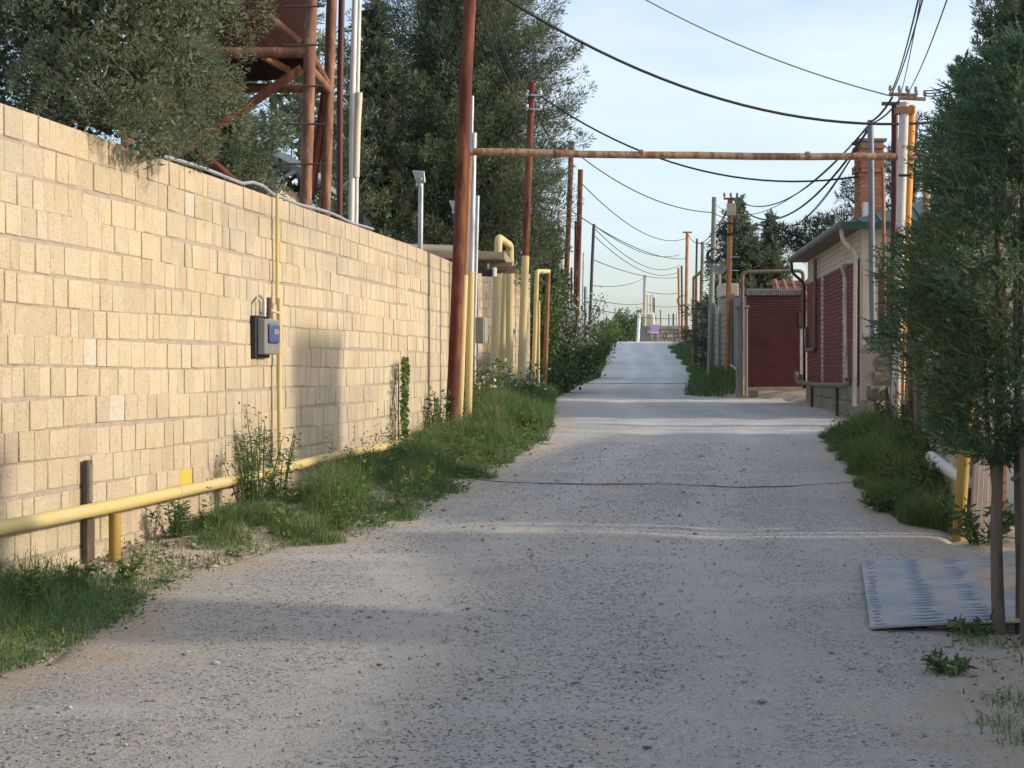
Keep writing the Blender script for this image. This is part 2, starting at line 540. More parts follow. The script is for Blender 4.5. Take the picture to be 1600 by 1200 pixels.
# ------------------------------------------------------------------ ground and road
def grid(xs_fn, ys, nx, zfn, name, mat, extra=None):
    V = []
    D = []
    for y in ys:
        xs = xs_fn(y)
        z = zfn(xs, np.full(len(xs), y))
        V.append(np.stack([xs, np.full(len(xs), y), z], 1))
        if extra is not None:
            D.append(extra(xs, y))
    V = np.concatenate(V)
    ny = len(ys)
    i = np.arange(ny - 1)[:, None] * nx + np.arange(nx - 1)[None, :]
    q = np.stack([i, i + 1, i + nx + 1, i + nx], -1).reshape(-1)
    o = place_np(name, V, q, np.full((ny - 1) * (nx - 1), 4), mat)
    o.data.shade_smooth()
    if extra is not None:
        D = np.concatenate(D)
        for k_, nm in enumerate(('dust', 'track')):
            at = o.data.attributes.new(nm, 'FLOAT', 'POINT')
            at.data.foreach_set('value', np.ascontiguousarray(D[:, k_]).astype(np.float32))
    return o


offs = np.concatenate([[-2500, -900, -300, -120, -60, -30, -18, -13], np.arange(-10, 10.01, .25), [13, 18, 30, 60, 120, 300, 900, 2500]])
ysg = np.concatenate([[-60, -20, -5, 0, 3], np.arange(4, 30, .25), np.arange(30, 130, 1.0), [140, 160, 200, 300, 600, 1500, 4500]])


def ground_z(x, y):
    z = gz(x, y)
    n = 0.02 * np.sin(x * 7.3 + y * 3.1) * np.sin(y * 5.7 - x * 2.2) + .015 * np.sin(x * 13.1 + 4) * np.sin(y * 11.3)
    inside = (x > xl(y) + .15) & (x < xr(y) - .15)
    return z + np.where(inside, -.05, n)


g = grid(lambda y: offs + float((xl(y) + xr(y)) / 2), ysg, len(offs), ground_z, 'ground', M_['dirt'])
props(g, 'sandy soil ground beneath the verges and walls', kind='structure')

NRX = 61
ysr = np.concatenate([[-20, -5, 0, 3], np.arange(4, 32, .15), np.arange(32, 145, .6)])
rr1 = np.random.default_rng(3)
edge_l = np.convolve(rr1.normal(0, .22, len(ysr)), np.ones(3) / 3, 'same')
edge_r = np.convolve(rr1.normal(0, .22, len(ysr)), np.ones(3) / 3, 'same')
_elut = (np.array(ysr), edge_l, edge_r)


def road_x(y):
    a = float(xl(y) + np.interp(y, _elut[0], _elut[1])) - .1
    b = float(xr(y) + np.interp(y, _elut[0], _elut[2])) + .1
    return a + (b - a) * np.linspace(0, 1, NRX)


def road_z(x, y):
    t = np.abs(np.linspace(-1, 1, NRX))
    u_ = np.linspace(-1, 1, NRX) - .05 * np.sin(y * .35)
    rut = np.exp(-((u_ + .34) / .13) ** 2) + np.exp(-((u_ - .30) / .13) ** 2)
    return gz(x, y) + .014 - .05 * smoothstep(.955, 1., t) - .012 * rut


def road_dust(x, y):
    t = np.linspace(-1, 1, NRX)
    d = smoothstep(.62, 1.0, np.abs(t)) * .8
    near = float(smoothstep(14, 5, y))
    d = d + smoothstep(.35, .75, t) * .45 * near
    d = d + float(smoothstep(11, 15, y) * smoothstep(26, 19, y)) * .16
    w_ = .05 * math.sin(y * .35)
    tr = np.exp(-((t - w_ + .34) / .13) ** 2) + np.exp(-((t - w_ - .30) / .13) ** 2)
    return np.stack([d, tr * .75], 1)


road = grid(road_x, ysr, NRX, road_z, 'road', M_['road'], road_dust)
props(road, 'grey gravel lane climbing between the walls', kind='structure')


# ------------------------------------------------------------------ rocks / pebbles
_ph = (1 + 5 ** .5) / 2
ICO = np.array([(-1, _ph, 0), (1, _ph, 0), (-1, -_ph, 0), (1, -_ph, 0), (0, -1, _ph), (0, 1, _ph), (0, -1, -_ph), (0, 1, -_ph),
                (_ph, 0, -1), (_ph, 0, 1), (-_ph, 0, -1), (-_ph, 0, 1)]) / math.sqrt(1 + _ph * _ph)
ICOF = np.array([(0, 11, 5), (0, 5, 1), (0, 1, 7), (0, 7, 10), (0, 10, 11), (1, 5, 9), (5, 11, 4), (11, 10, 2), (10, 7, 6), (7, 1, 8),
                 (3, 9, 4), (3, 4, 2), (3, 2, 6), (3, 6, 8), (3, 8, 9), (4, 9, 5), (2, 4, 11), (6, 2, 10), (8, 6, 7), (9, 8, 1)])
OCT = np.array([(1, 0, 0), (-1, 0, 0), (0, 1, 0), (0, -1, 0), (0, 0, 1), (0, 0, -1)], float)
OCTF = np.array([(0, 2, 4), (2, 1, 4), (1, 3, 4), (3, 0, 4), (2, 0, 5), (1, 2, 5), (3, 1, 5), (0, 3, 5)])


def stones(name, X, Y, Z, size, mat, parent=None, shape='oct', kind='stuff', flat=.6):
    n = len(X)
    B, BF = (OCT, OCTF) if shape == 'oct' else (ICO, ICOF)
    a = rng.uniform(0, 2 * math.pi, n)
    V = B[None] * (1 + rng.normal(0, .22, (n, len(B), 1)))
    V = V * np.stack([size * rng.uniform(.7, 1.5, n), size * rng.uniform(.7, 1.2, n), size * flat * rng.uniform(.6, 1.1, n)], 1)[:, None, :]
    c, s = np.cos(a)[:, None], np.sin(a)[:, None]
    W = np.stack([V[..., 0] * c - V[..., 1] * s, V[..., 0] * s + V[..., 1] * c, V[..., 2]], -1)
    W += np.stack([X, Y, Z], 1)[:, None, :]
    f = (BF[None] + (np.arange(n) * len(B))[:, None, None]).reshape(-1)
    return place_np(name, W.reshape(-1, 3), f, np.full(n * len(BF), 3), mat, parent, kind)


n = 17000
Yp = 5.0 + 15 * rng.random(n) ** 1.5
tp = rng.random(n)
Xp = xl(Yp) + .05 + (xr(Yp) - xl(Yp) - .1) * tp
keep = rng.random(n) < np.where(tp > .72, .30, 1.0)
Yp, Xp = Yp[keep], Xp[keep]
sz = rng.uniform(.003, .0085, len(Xp)) * np.where(rng.random(len(Xp)) < .05, 1.9, 1.0) * np.where(rng.random(len(Xp)) < .008, 2.6, 1.0)
o = stones('gravel', Xp, Yp, gz(Xp, Yp) + .014 + sz * .15, sz, M_['pebble'])
props(o, 'loose grey stones scattered over the gravel lane', kind='stuff')
# pale rubble and crumbled stone on the bare patch below the wall, and by the tree
n = 260
Yb = rng.uniform(8.7, 11.0, n)
Xb = -4.58 + .17 * Yb + rng.uniform(.12, .85, n) ** 1.2
sz = rng.uniform(.006, .028, n)
o = stones('rubble', Xb, Yb, gz(Xb, Yb) + .01, sz, M_['debris'], shape='ico', flat=.5)
props(o, 'crumbled stone on bare soil below the yellow pipe post', kind='stuff')
n = 420
Yb = rng.uniform(5.0, 8.0, n)
Xb = xr(Yb) + rng.uniform(-.5, .7, n)
sz = rng.uniform(.004, .022, n)
o = stones('dirt_clods', Xb, Yb, gz(Xb, Yb) + .006, sz, M_['debris'], shape='ico', flat=.6)
props(o, 'small clods and stones on sandy soil by the tree foot', kind='stuff')

# two thin lines lying over the lane
for lab, pts in (('thin brown cable lying across the lane beside the tall grass', [(-.55, 15.6), (.2, 15.1), (1.2, 14.9), (2.3, 14.75), (3.2, 15.0), (4.0, 15.2)]),
                 ('thin dark cable lying across the lane below the rise', [(2.2, 59.5), (4.0, 59), (6.2, 58.8), (7.6, 59.3)])):
    path = []
    for i in range(len(pts) - 1):
        for j in range(8):
            t = j / 8
            x = pts[i][0] * (1 - t) + pts[i + 1][0] * t
            y = pts[i][1] * (1 - t) + pts[i + 1][1] * t
            path.append((x, y + .05 * math.sin(x * 4.3) + .02 * math.sin(x * 13), G(x, y) + .016))
    o = M().tube(path, .007 if pts[0][1] < 20 else .02, 6).build('cable', M_['wood'], origin=path[0], smooth=True)
    props(o, lab, 'cable')


# ------------------------------------------------------------------ limestone walls
def block_variants():
    out = []
    for w in (.10, .135, .16, .19, .19, .215, .25, .36):
        h, d = .186, .10
        c = .0045
        jit = lambda a=.003: random.uniform(-a, a)
        # local: x along wall, y outwards (face at y=0), z up from 0
        back = [(0, -d, 0), (w, -d, 0), (w, -d, h), (0, -d, h)]
        mid = [(0 + jit(.002), -c, 0 + jit()), (w + jit(.002), -c, 0 + jit()), (w + jit(.002), -c, h + jit()), (0 + jit(.002), -c, h + jit())]
        fr = [(c + jit(), jit(.002), c + jit()), (w - c + jit(), jit(.002), c + jit()), (w - c + jit(), jit(.002), h - c + jit()), (c + jit(), jit(.002), h - c + jit())]
        V = back + mid + fr
        Fc = [(8, 9, 10, 11)]
        for a in range(4):
            b = (a + 1) % 4
            Fc += [(a, b, 4 + b, 4 + a), (4 + a, 4 + b, 8 + b, 8 + a)]
        me = bpy.data.meshes.new('stone_block')
        me.from_pydata(V, [], Fc)
        me.materials.append(M_['stone'])
        me['w'] = w
        out.append((w, me, V, Fc))
    return out


BLOCKS = block_variants()
GREYB, YELB = [], []
for w_, me_, v_, f_ in BLOCKS:
    for lst, mt in ((GREYB, 'stone_grey'), (YELB, 'stone_yellow')):
        q_ = me_.copy()
        q_.materials[0] = M_[mt]
        lst.append(q_)


def stone_wall(label, path, top, zlow, n_obj, thick=.3, side=1, yellow=None, wob=.012, capz=None):
    """blocks laid along a plan path; 'side'=+1 puts the face on the +X side of a path that runs away from the camera."""
    pts = [Vector((p[0], p[1], 0)) for p in path]
    root = thing('limestone_wall', label, 'wall', (pts[0].x, pts[0].y, 0))
    segs = []
    for a, b in zip(pts[:-1], pts[1:]):
        segs.append((a, b, (b - a).length, (b - a).normalized()))
    core = M()
    for a, b, L, d in segs:
        nrm = Vector((d.y, -d.x, 0)) * side
        o1 = -nrm * .006
        o2 = -nrm * (thick - .02)
        core.hexa([(a + o1 + Vector((0, 0, zlow))), (b + o1 + Vector((0, 0, zlow))), (b + o2 + Vector((0, 0, zlow))), (a + o2 + Vector((0, 0, zlow))),
                   (a + o1 + Vector((0, 0, top - .012))), (b + o1 + Vector((0, 0, top - .012))), (b + o2 + Vector((0, 0, top - .012))), (a + o2 + Vector((0, 0, top - .012)))])
    core.build('mortar_core', M_['mortar'], root)
    cand = []
    rows = int((top - zlow) / .2)
    for r_ in range(rows):
        z0 = top - .2 * (r_ + 1) + .0
        ph = random.uniform(0, 6)
        for a, b, L, d in segs:
            s = -random.uniform(0, .1)
            nrm = Vector((d.y, -d.x, 0)) * side
            while s < L:
                k = random.choices(range(len(BLOCKS)), (1.2, 2, 2.4, 2.6, 2.6, 2, 1.2, .5))[0]
                w = BLOCKS[k][0]
                if s + w > L:
                    w2 = L - s
                    if w2 < .06:
                        break
                    k = min(range(len(BLOCKS)), key=lambda q: abs(BLOCKS[q][0] - w2))
                    w = BLOCKS[k][0]
                if s < 0:
                    s = 0
                p = a + d * s + nrm * random.uniform(-.004, .006)
                p.z = z0 + wob * math.sin(s * 1.25 + ph) * (1 if r_ else 0) + random.uniform(-.003, .003)
                mid = p + d * w / 2
                px = 800 + F * mid.x / mid.y
                vis = -20 < px < 1620 and mid.y > 1 and p.z + .1 > G(mid.x, mid.y)
                area = (w * abs(nrm.dot(Vector((mid.x, mid.y, 0)).normalized())) * .19) / mid.y ** 2 if vis else 0
                cand.append((area, p, d, nrm, k))
                s += w + random.uniform(.006, .013)
    cand.sort(key=lambda t: -t[0])
    rest = M()
    for i, (area, p, d, nrm, k) in enumerate(cand):
        if i < n_obj and area > 0:
            me = BLOCKS[k][1]
            if random.random() < .02:
                me = GREYB[k]
            o = bpy.data.objects.new('stone_block', me)
            if yellow and yellow[0] < p.y + .1 < yellow[1] and abs(p.z + .1 - yellow[2]) < .1:
                o.data = YELB[k]
                o['label'] = 'stone painted bright yellow just above the gas pipe'
            COL.objects.link(o)
            o.parent = root
            o.location = p - root.location
            ang = math.atan2(d.y, d.x)
            if side > 0:     # local y must point to +nrm: mirror by turning and sliding
                o.rotation_euler = (0, 0, ang + math.pi)
                o.location = o.location + d * BLOCKS[k][0]
            else:
                o.rotation_euler = (0, 0, ang)
        else:
            V = []
            for v in BLOCKS[k][2]:
                V.append(p + d * v[0] + nrm * v[1] + Vector((0, 0, v[2])))
            rest.add(V, [f[::-1] for f in BLOCKS[k][3]] if side > 0 else BLOCKS[k][3])
    if rest.v:
        o = rest.build('stone_block_courses', M_['stone'], root)
        o['kind'] = 'stuff'
    return root


def WX(y):
    return -4.58 + .17 * y


W1 = stone_wall('long pale limestone block wall behind the yellow gas pipe and meter box', [(WX(2.0), 2.0), (WX(19.0), 19.0), (WX(19.0) + .135 * 5.0, 24.0)], 3.10, -.1, 300, yellow=(11.52, 11.86, .63))
W2 = stone_wall('limestone wall standing back behind the yellow pipe loops, beyond the gate canopy', [(-.75, 32.5), (.49, 40.0)], 4.02, .4, 0)
W2b = stone_wall('short limestone wall end facing the camera beside the gate canopy', [(-.72, 33.0), (-.15, 33.15)], 3.6, .4, 0, thick=.25)
W3 = stone_wall('low limestone wall behind the white flowering shrub', [(.3, 43.5), (1.1, 52.0), (1.9, 60.0)], 3.6, .5, 0)
W4 = stone_wall('low block wall half hidden behind the thuja by the white pipe', [(5.85, 21.4), (3.70, 12.25)], 1.95, .0, 70, side=1)

# brick pier at the driveway, seen as an orange strip behind the tree
root = thing('brick_pier', 'orange brick pier glimpsed between planks and thuja trunks', 'pier', (4.05, 12.0, 0))
M().box((4.05, 12.0, .8), (.44, .30, 1.7)).build('mortar_core', M_['joint'], root)
mm = M().box((0, 0, 0), (.2, .06, .066))
bme = bpy.data.meshes.new('brick')
bme.from_pydata(mm.v, [], mm.f)
bme.materials.append(M_['brick_orange'])
for r_ in range(20):
    for q in range(5):
        o = bpy.data.objects.new('brick', bme)
        COL.objects.link(o)
        o.parent = root
        z = .14 + .078 * r_
        sh = .05 if r_ % 2 else -.05
        if q < 2:
            w = Vector((4.05 + (q - .5) * .22 + sh * .3, 12.0 - .15 + .018, z))
        elif q == 2:
            w = Vector((4.05 - .22 + .018, 12.0 + sh * .3, z))
            o.rotation_euler = (0, 0, math.pi / 2)
        else:
            w = Vector((4.05 + (q - 3.5) * .22 + sh * .3, 12.0 + .15 - .018, z))
        o.location = w - root.location + Vector((0, random.uniform(-.003, .003), 0))
# unseen shed added behind the thuja to throw a shadow on the limestone wall
root = thing('shadow_shed', 'unseen cream shed added behind the thuja to shadow the limestone wall', 'shed', (5.3, 14.4, 0))
M().hexa([(4.80, 13.75, 0), (5.9, 13.55, 0), (6.2, 15.0, 0), (5.12, 15.25, 0), (4.80, 13.75, 4.0), (5.9, 13.55, 4.0), (6.2, 15.0, 4.0), (5.12, 15.25, 4.0)]).build('wall', M_['creamwall'], root)
M().hexa([(4.72, 13.66, 4.005), (6.0, 13.45, 4.005), (6.3, 15.1, 4.005), (5.03, 15.34, 4.005), (4.72, 13.66, 4.10), (6.0, 13.45, 4.15), (6.3, 15.1, 4.15), (5.03, 15.34, 4.10)]).build('roof', M_['gutter'], root)
M().hexa([(5.05, 13.68, .3), (5.75, 13.56, .3), (5.75, 13.61, .3), (5.05, 13.74, .3), (5.05, 13.68, 2.3), (5.75, 13.56, 2.3), (5.75, 13.61, 2.3), (5.05, 13.74, 2.3)]).build('door', M_['brown'], root)


# ------------------------------------------------------------------ pipes along the near wall
def pipe_thing(name, label, cat, pts, r, mat, rad=.12, n=12, group=None, z0=None):
    pts = [Vector(p) for p in pts]
    base = pts[0].copy()
    o = M().tube(bent(pts, rad), r, n).build(name, mat, origin=base, smooth=True)
    return props(o, label, cat, group)


root = thing('gas_pipe', 'faded yellow gas main running low along the limestone wall', 'pipe', (WX(4) + .2, 4, .56))
path = [(WX(2) + .16, 2, .56), (WX(6) + .16, 6, .565), (WX(8.6) + .15, 8.6, .56), (WX(10.1) + .15, 10.1, .55), (WX(12.9) + .15, 12.9, .55), (WX(15) + .15, 15, .575), (WX(18) + .15, 18, .56), (WX(20.2) + .13, 20.2, .53)]
M().tube(path, .046, 14).build('pipe_run', M_['ypipe'], root, smooth=True)
for yy in (6.2, 11.15, 15.6):
    x = float(np.interp(yy, [p[1] for p in path], [p[0] for p in path]))
    zz = float(np.interp(yy, [p[1] for p in path], [p[2] for p in path]))
    M().tube([(x - .17 * .018, yy - .018, zz), (x + .17 * .018, yy + .018, zz)], .050, 14).build('weld_collar', M_['paleyellow'], root, smooth=True)
x = WX(10.05) + .16
M().tube([(x, 10.05, -.15), (x, 10.05, .50)], .041, 12).build('support_post', M_['oldyellow'], root, smooth=True)
# ribbed brown channel standing against the wall
x, y = WX(9.92) + .035, 9.92
root = thing('steel_channel', 'dark brown ribbed steel channel upright against the wall behind the pipe', 'channel', (x, y, 0))
rz = math.atan2(1, .17)
m = M().box((x, y, .36), (.075, .035, 1.02), rz)
m.build('channel', M_['brown'], root, bevel=.004)
m = M()
for i in range(22):
    m.box((x + .020, y, .60 + i * .0115), (.062, .012, .0055), rz)
m.build('ribs', M_['grey'], root, kind='stuff')

# riser, meter
yr = 13.75
x = WX(yr) + .05
root = thing('gas_riser', 'thin yellow gas riser running up the wall past the blue meter', 'pipe', (x, yr, 0))
M().tube([(x, yr, 2.08), (x, yr, 3.12)], .017, 8).build('upper_pipe', M_['ypipe'], root, smooth=True)
M().tube([(x + .03, yr - .02, .52), (x + .02, yr - .02, 1.3), (x + .02, yr - .01, 2.14)], .024, 10).build('lower_pipe', M_['paleyellow'], root, smooth=True)
M().tube([(x - .02, yr - .35, 2.02), (x + .015, yr - .02, 2.0)], .013, 8).build('branch_pipe', M_['paleyellow'], root, smooth=True)
M().tube([(x - .02, yr - .35, 1.94), (x - .02, yr - .35, 2.13)], .022, 8).build('valve', M_['brown'], root, smooth=True)
yb = 13.35
x = WX(yb)
rz = math.atan2(1, .17)
root = thing('gas_meter_box', 'small grey gas meter box with blue meter on the wall', 'meter box', (x, yb, 1.7))
M().box((x + .028, yb, 1.77), (.38, .05, .38), rz).build('back_plate', M_['dark'], root, bevel=.006)
M().box((x + .095, yb + .02, 1.77), (.37, .085, .32), rz).build('case', M_['clear'], root, bevel=.012)
M().box((x + .150, yb + .01, 1.80), (.26, .032, .17), rz).build('meter', M_['blue'], root, bevel=.012)
M().box((x + .170, yb + .01, 1.815), (.12, .012, .05), rz).build('dial', M_['clear'], root, bevel=.003)
M().tube([(x + .09, yb - .16, 1.95), (x + .09, yb - .16, 2.1), (x + .03, yb - .02, 2.14)], .014, 8).build('inlet_pipe', M_['galv'], root, smooth=True)

# cable on top of the wall
pts = [(WX(y) - .06 + .02 * math.sin(y * 2.1), y, 3.125 + .02 * abs(math.sin(y * 1.7)) + (.04 if abs(y - 13.7) < .3 else 0)) for y in np.arange(11.0, 17.6, .3)]
o = M().tube(pts, .016, 8).build('wall_cable', M_['galv'], origin=pts[0], smooth=True)
props(o, 'pale grey cable lying along the top of the limestone wall', 'cable')

# climbing vine on the wall
yv = 18.3
x = WX(yv) + .05
root = thing('climbing_vine', 'narrow green vine climbing the sunlit wall', 'vine', (x, yv, .5))
M().tube([(x + .02, yv, .45), (x, yv + .06, .9), (x + .015, yv - .03, 1.3), (x, yv + .1, 1.55)], [.012, .01, .008, .005], 6).build('stem', M_['wood'], root, smooth=True)


def kites(Pb, D, L, W, fold=None):
    n = len(Pb)
    rv = rng.normal(0, 1, (n, 3))
    Sd = np.cross(D, rv)
    Sd /= np.linalg.norm(Sd, axis=1)[:, None] + 1e-9
    L = np.asarray(L)[:, None]
    W = np.asarray(W)[:, None]
    m = Pb + D * L * .45
    V = np.stack([Pb, m + Sd * W / 2, Pb + D * L, m - Sd * W / 2], 1).reshape(-1, 3)
    return V


def leaf_obj(name, V, mat, parent, kind=None):
    n = len(V) // 4
    return place_np(name, V, np.arange(4 * n), np.full(n, 4), mat, parent, kind)


def unit(v):
    return v / (np.linalg.norm(v, axis=1)[:, None] + 1e-9)


n = 420
zz = rng.uniform(.55, 1.6, n)
Pb = np.stack([x + .03 + rng.uniform(0, .07, n), yv + rng.normal(0, .10, n) + .05 * np.sin(zz * 5), zz], 1)
leaf_obj('leaves', kites(Pb, unit(np.stack([rng.uniform(.2, 1, n), rng.normal(0, .7, n), rng.normal(-.3, .5, n)], 1)), rng.uniform(.04, .085, n), rng.uniform(.03, .065, n)), M_['leaf'], root, 'stuff')


# ------------------------------------------------------------------ poles and pipes beside the left wall
def pole(name, label, cat, top, base, Y, dia, mat, group=None, low=None, split=None, Yt=None, zb=None, taper=1.0, n=12, cap=None):
    """top/base in photo pixels (px,py) at depth Y; the base runs into the ground."""
    t = P(top[0], top[1], Yt or Y)
    bx = PX(base[0], Y)
    gzv = G(bx, Y) - .25 if zb is None else zb
    b = Vector((bx, Y, gzv))
    r = dia / 2
    root = thing(name, label, cat, (bx, Y, gzv + .25), group)
    if low is None:
        mids = [b.lerp(t, k / 4) + Vector((.008 * math.sin(k * 2.2 + bx), 0, 0)) * (1 if 0 < k < 4 else 0) for k in range(5)]
        M().tube(mids, [r * (1 + (taper - 1) * k / 4) for k in range(5)], n).build('shaft', mat, root, smooth=True)
    else:
        zs = PZ(split, Y)
        k = (zs - b.z) / (t.z - b.z)
        mpt = b.lerp(t, k)
        M().tube([b, mpt], r * 1.04, n).build('lower_shaft', low, root, smooth=True)
        M().tube([mpt, t], r * .97, n).build('upper_shaft', mat, root, smooth=True)
    if cap:
        M().tube([t - Vector((0, 0, .03)), t + Vector((0, 0, .05))], r * cap, n).build('cap', mat, root, smooth=True)
    return root, t


GP = 'rusty steel poles along the lane'
redpole, redtop = pole('steel_pole', 'tall red rusted pole leaning in front of the limestone wall end', 'pole', (737, -60), (703, 680), 20.4, .175, M_['redrust'], GP)
pole('pipe_riser', 'half rusted riser pipe just behind the tall red pole', 'pipe', (733, 244), (716, 690), 21.3, .10, M_['oxide'], low=M_['paleyellow'], split=430)
pole('conduit_pipe', 'grey steel conduit beside the red pole carrying the lamp bracket', 'pipe', (740, 208), (731, 690), 22.0, .105, M_['galv'], low=M_['paleyellow'], split=425)
pole('conduit_pipe', 'thin pale conduit rising higher than the grey one beside the red pole', 'pipe', (738, 150), (727, 690), 22.4, .055, M_['galv'], low=M_['darkpole'], split=420)
pole('conduit_pipe', 'short grey conduit standing behind the gate canopy', 'pipe', (746, 306), (738, 640), 23.6, .07, M_['galv'])

# overhead crossbar pipe across the lane
a, b = P(734, 237, 21.3), P(1432, 245, 22.0)
root = thing('overhead_pipe', 'rusty gas pipe crossing high above the lane from wall to poles', 'pipe', a)
mid = [a.lerp(b, k / 8) + Vector((0, 0, -.02 * math.sin(math.pi * k / 8) + .006 * math.sin(k * 2))) for k in range(9)]
M().tube(mid, .054, 12).build('pipe_span', M_['bar'], root, smooth=True)
for k in (3, 6):
    q = a.lerp(b, k / 8)
    M().tube([q - Vector((.03, 0, 0)), q + Vector((.03, 0, 0))], .060, 12).build('weld_collar', M_['oxide'], root, smooth=True)
el = [b, b + Vector((.14, 0, 0)), b + Vector((.15, 0, -.9)), b + Vector((.10, 0, -1.5))]
M().tube(bent(el, .14), .056, 12).build('elbow', M_['bar'], root, smooth=True)
q = el[2]
M().tube([q + Vector((0, 0, .05)), q + Vector((0, 0, -.3))], .085, 10).build('valve', M_['redrust'], root, smooth=True)

# yellow loops
Y = 29.5
pipe_thing('gas_pipe_loop', 'thick yellow gas pipe loop in front of the set-back wall', 'pipe', [(PX(769, Y), Y, .3), (PX(779, Y), Y, PZ(371, Y)), (PX(797, Y + 1.2), Y + 1.2, PZ(384, Y + 1.2)), (PX(795, Y + 1.2), Y + 1.2, .3)], .080, M_['paleyellow'], .14)
Y = 31.5
pipe_thing('gas_pipe', 'slanting yellow gas pipe between the legs of the pipe loop', 'pipe', [(PX(781, Y), Y, .4), (PX(791, Y), Y, PZ(392, Y))], .062, M_['paleyellow'])
pl2, pl2top = pole('steel_pole', 'rusty pole painted yellow below, standing by the pipe loop', 'pole', (831, 130), (812, 640), 31.0, .16, M_['redrust'], GP, low=M_['paleyellow'], split=400)
for zz in (150, 172):
    q = P(830, zz, 31.0)
    M().box((q.x + .06, q.y - .1, q.z), (.34, .05, .04)).build('bracket', M_['galv'], pl2)
    for s in (-.08, .2):
        M().tube([(q.x + s, q.y - .1, q.z), (q.x + s, q.y - .1, q.z + .1)], .025, 8).build('insulator', M_['white'], pl2, smooth=True)
Y = 36.5
pipe_thing('gas_pipe_loop', 'second gas pipe loop, one leg yellow and one rusty brown', 'pipe', [(PX(832, Y), Y, .4), (PX(839, Y), Y, PZ(424, Y)), (PX(857, Y + 1.0), Y + 1.0, PZ(424, Y + 1.0))], .058, M_['paleyellow'], .1)
Y = 37.5
pipe_thing('gas_pipe', 'rusty brown leg pipe standing beside the flowering shrub', 'pipe', [(PX(850, Y), Y, .4), (PX(857, Y), Y, PZ(421, Y))], .06, M_['oxide'])
pipe_thing('gas_pipe', 'thin yellow pipe leaning beside the yellow loop leg', 'pipe', [(PX(841, 36), 36, .4), (PX(842, 36), 36, PZ(470, 36))], .035, M_['paleyellow'])
pipe_thing('low_rail', 'low grey pipe rail in the weeds by the yellow poles', 'rail', [(PX(792, 30.5), 30.5, .55), (PX(795, 30.5), 30.5, 1.2), (PX(828, 33), 33, PZ(581, 33)), (PX(829, 33), 33, .5)], .045, M_['galv'])

pl3, pl3top = pole('steel_pole', 'dark rusty pole rising out of the flowering shrub', 'pole', (893, 224), (878, 590), 50, .185, M_['redrust'], GP, cap=1.15)
pl4, pl4top = pole('steel_pole', 'thick rusty pole directly beyond the flowering shrub', 'pole', (907, 265), (898, 560), 55, .20, M_['redrust'], GP)
pl5, pl5top = pole('steel_pole', 'thin dark pole at the top of the grassy bank', 'pole', (928, 350), (918, 545), 74, .16, M_['darkpole'], GP)
pole('steel_pole', 'slim rusty pole close behind the thick rusty pole', 'pole', (900, 345), (896, 560), 57, .12, M_['redrust'], GP)
GC = 'pale far poles beyond the walls'
for nm, lab, t_, b_, y_, d_, mt in (('concrete_pole', 'pale concrete pole behind the bush of the low wall', (874, 328), (871, 520), 62, .22, 'palepole'),
                                    ('concrete_pole', 'thin pale pole just beside the concrete pole', (878, 378), (876, 520), 64, .12, 'palepole'),
                                    ('concrete_pole', 'small dark pole top peeping over the low wall', (893, 418), (892, 520), 66, .1, 'darkpole'),
                                    ('wire_post', 'thin grey wire post behind the rusty poles', (912, 395), (909, 520), 78, .1, 'galv'),
                                    ('wire_post', 'dark stub post on the grassy bank', (914, 448), (913, 520), 80, .2, 'greypaint')):
    pole(nm, lab, 'pole', t_, b_, y_, d_, M_[mt], GC)

# meter cabinet on the wall end, white meter on the set-back wall
y = 22.9
x = WX(19) + .135 * (y - 19)
root = thing('meter_cabinet', 'grey metal cabinet fixed at the end of the limestone wall', 'cabinet', (x, y, 1.9))
c = P(745, 516, y)
M().box((c.x + .07, y + .1, c.z), (.13, .40, .40), -.13).build('cabinet_body', M_['grey'], root, bevel=.01)
M().box((c.x + .14, y + .1, c.z), (.015, .36, .35), -.13).build('cabinet_door', M_['grey'], root, bevel=.004)
M().box((c.x + .152, y + .2, c.z - .02), (.015, .03, .05), -.13).build('latch', M_['dark'], root)
y = 33.6
c = P(803, 520, y)
root = thing('meter_box', 'small white meter box on the set-back limestone wall', 'meter box', (c.x, y, c.z))
M().box((c.x, y - .3, c.z), (.13, .16, .22)).build('box_body', M_['white'], root, bevel=.01)
M().box((c.x, y - .39, c.z + .03), (.07, .015, .07)).build('window', M_['clear'], root)
# gate canopy and floodlight
root = thing('gate_canopy', 'weathered board canopy over the gate between two limestone walls', 'canopy', (-.9, 26, 3.3))
m = M()
z1, z2 = 3.30, 3.62
m.hexa([(-2.4, 24.3, z1), (-.12, 24.3, z1 - .03), (.02, 26.8, z1 - .05), (-2.2, 26.8, z1), (-2.4, 24.3, z1 + .13), (-.12, 24.3, z1 + .10), (.02, 26.8, z1 + .12), (-2.2, 26.8, z1 + .16)])
m.build('slab', M_['canopy'], root, bevel=.01)
m = M().hexa([(-2.3, 24.6, z1 + .16), (-.5, 24.6, z1 + .13), (-.35, 26.6, z1 + .15), (-2.1, 26.6, z1 + .17), (-2.2, 25.2, z2), (-.95, 25.2, z2 - .04), (-.9, 26, z2 - .04), (-2.1, 26, z2)])
m.build('roof_hump', M_['canopy'], root)
for k in range(3):
    M().box((-.75 + .05 * k, 24.75 + .85 * k, z1 - .08), (1.5, .09, .08), .06).build('joist', M_['wood'], root)
c = P(763, 426, 24.0)
root = thing('floodlight', 'white floodlight hanging under the gate canopy', 'lamp', c)
M().box((c.x, c.y, c.z), (.20, .13, .12), .25).build('lamp_body', M_['dark'], root, bevel=.01)
M().box((c.x + .09, c.y - .03, c.z), (.05, .22, .15), .25).build('lamp_face', M_['white'], root, bevel=.008)
M().box((c.x, c.y, c.z + .10), (.03, .03, .1)).build('bracket', M_['galv'], root)


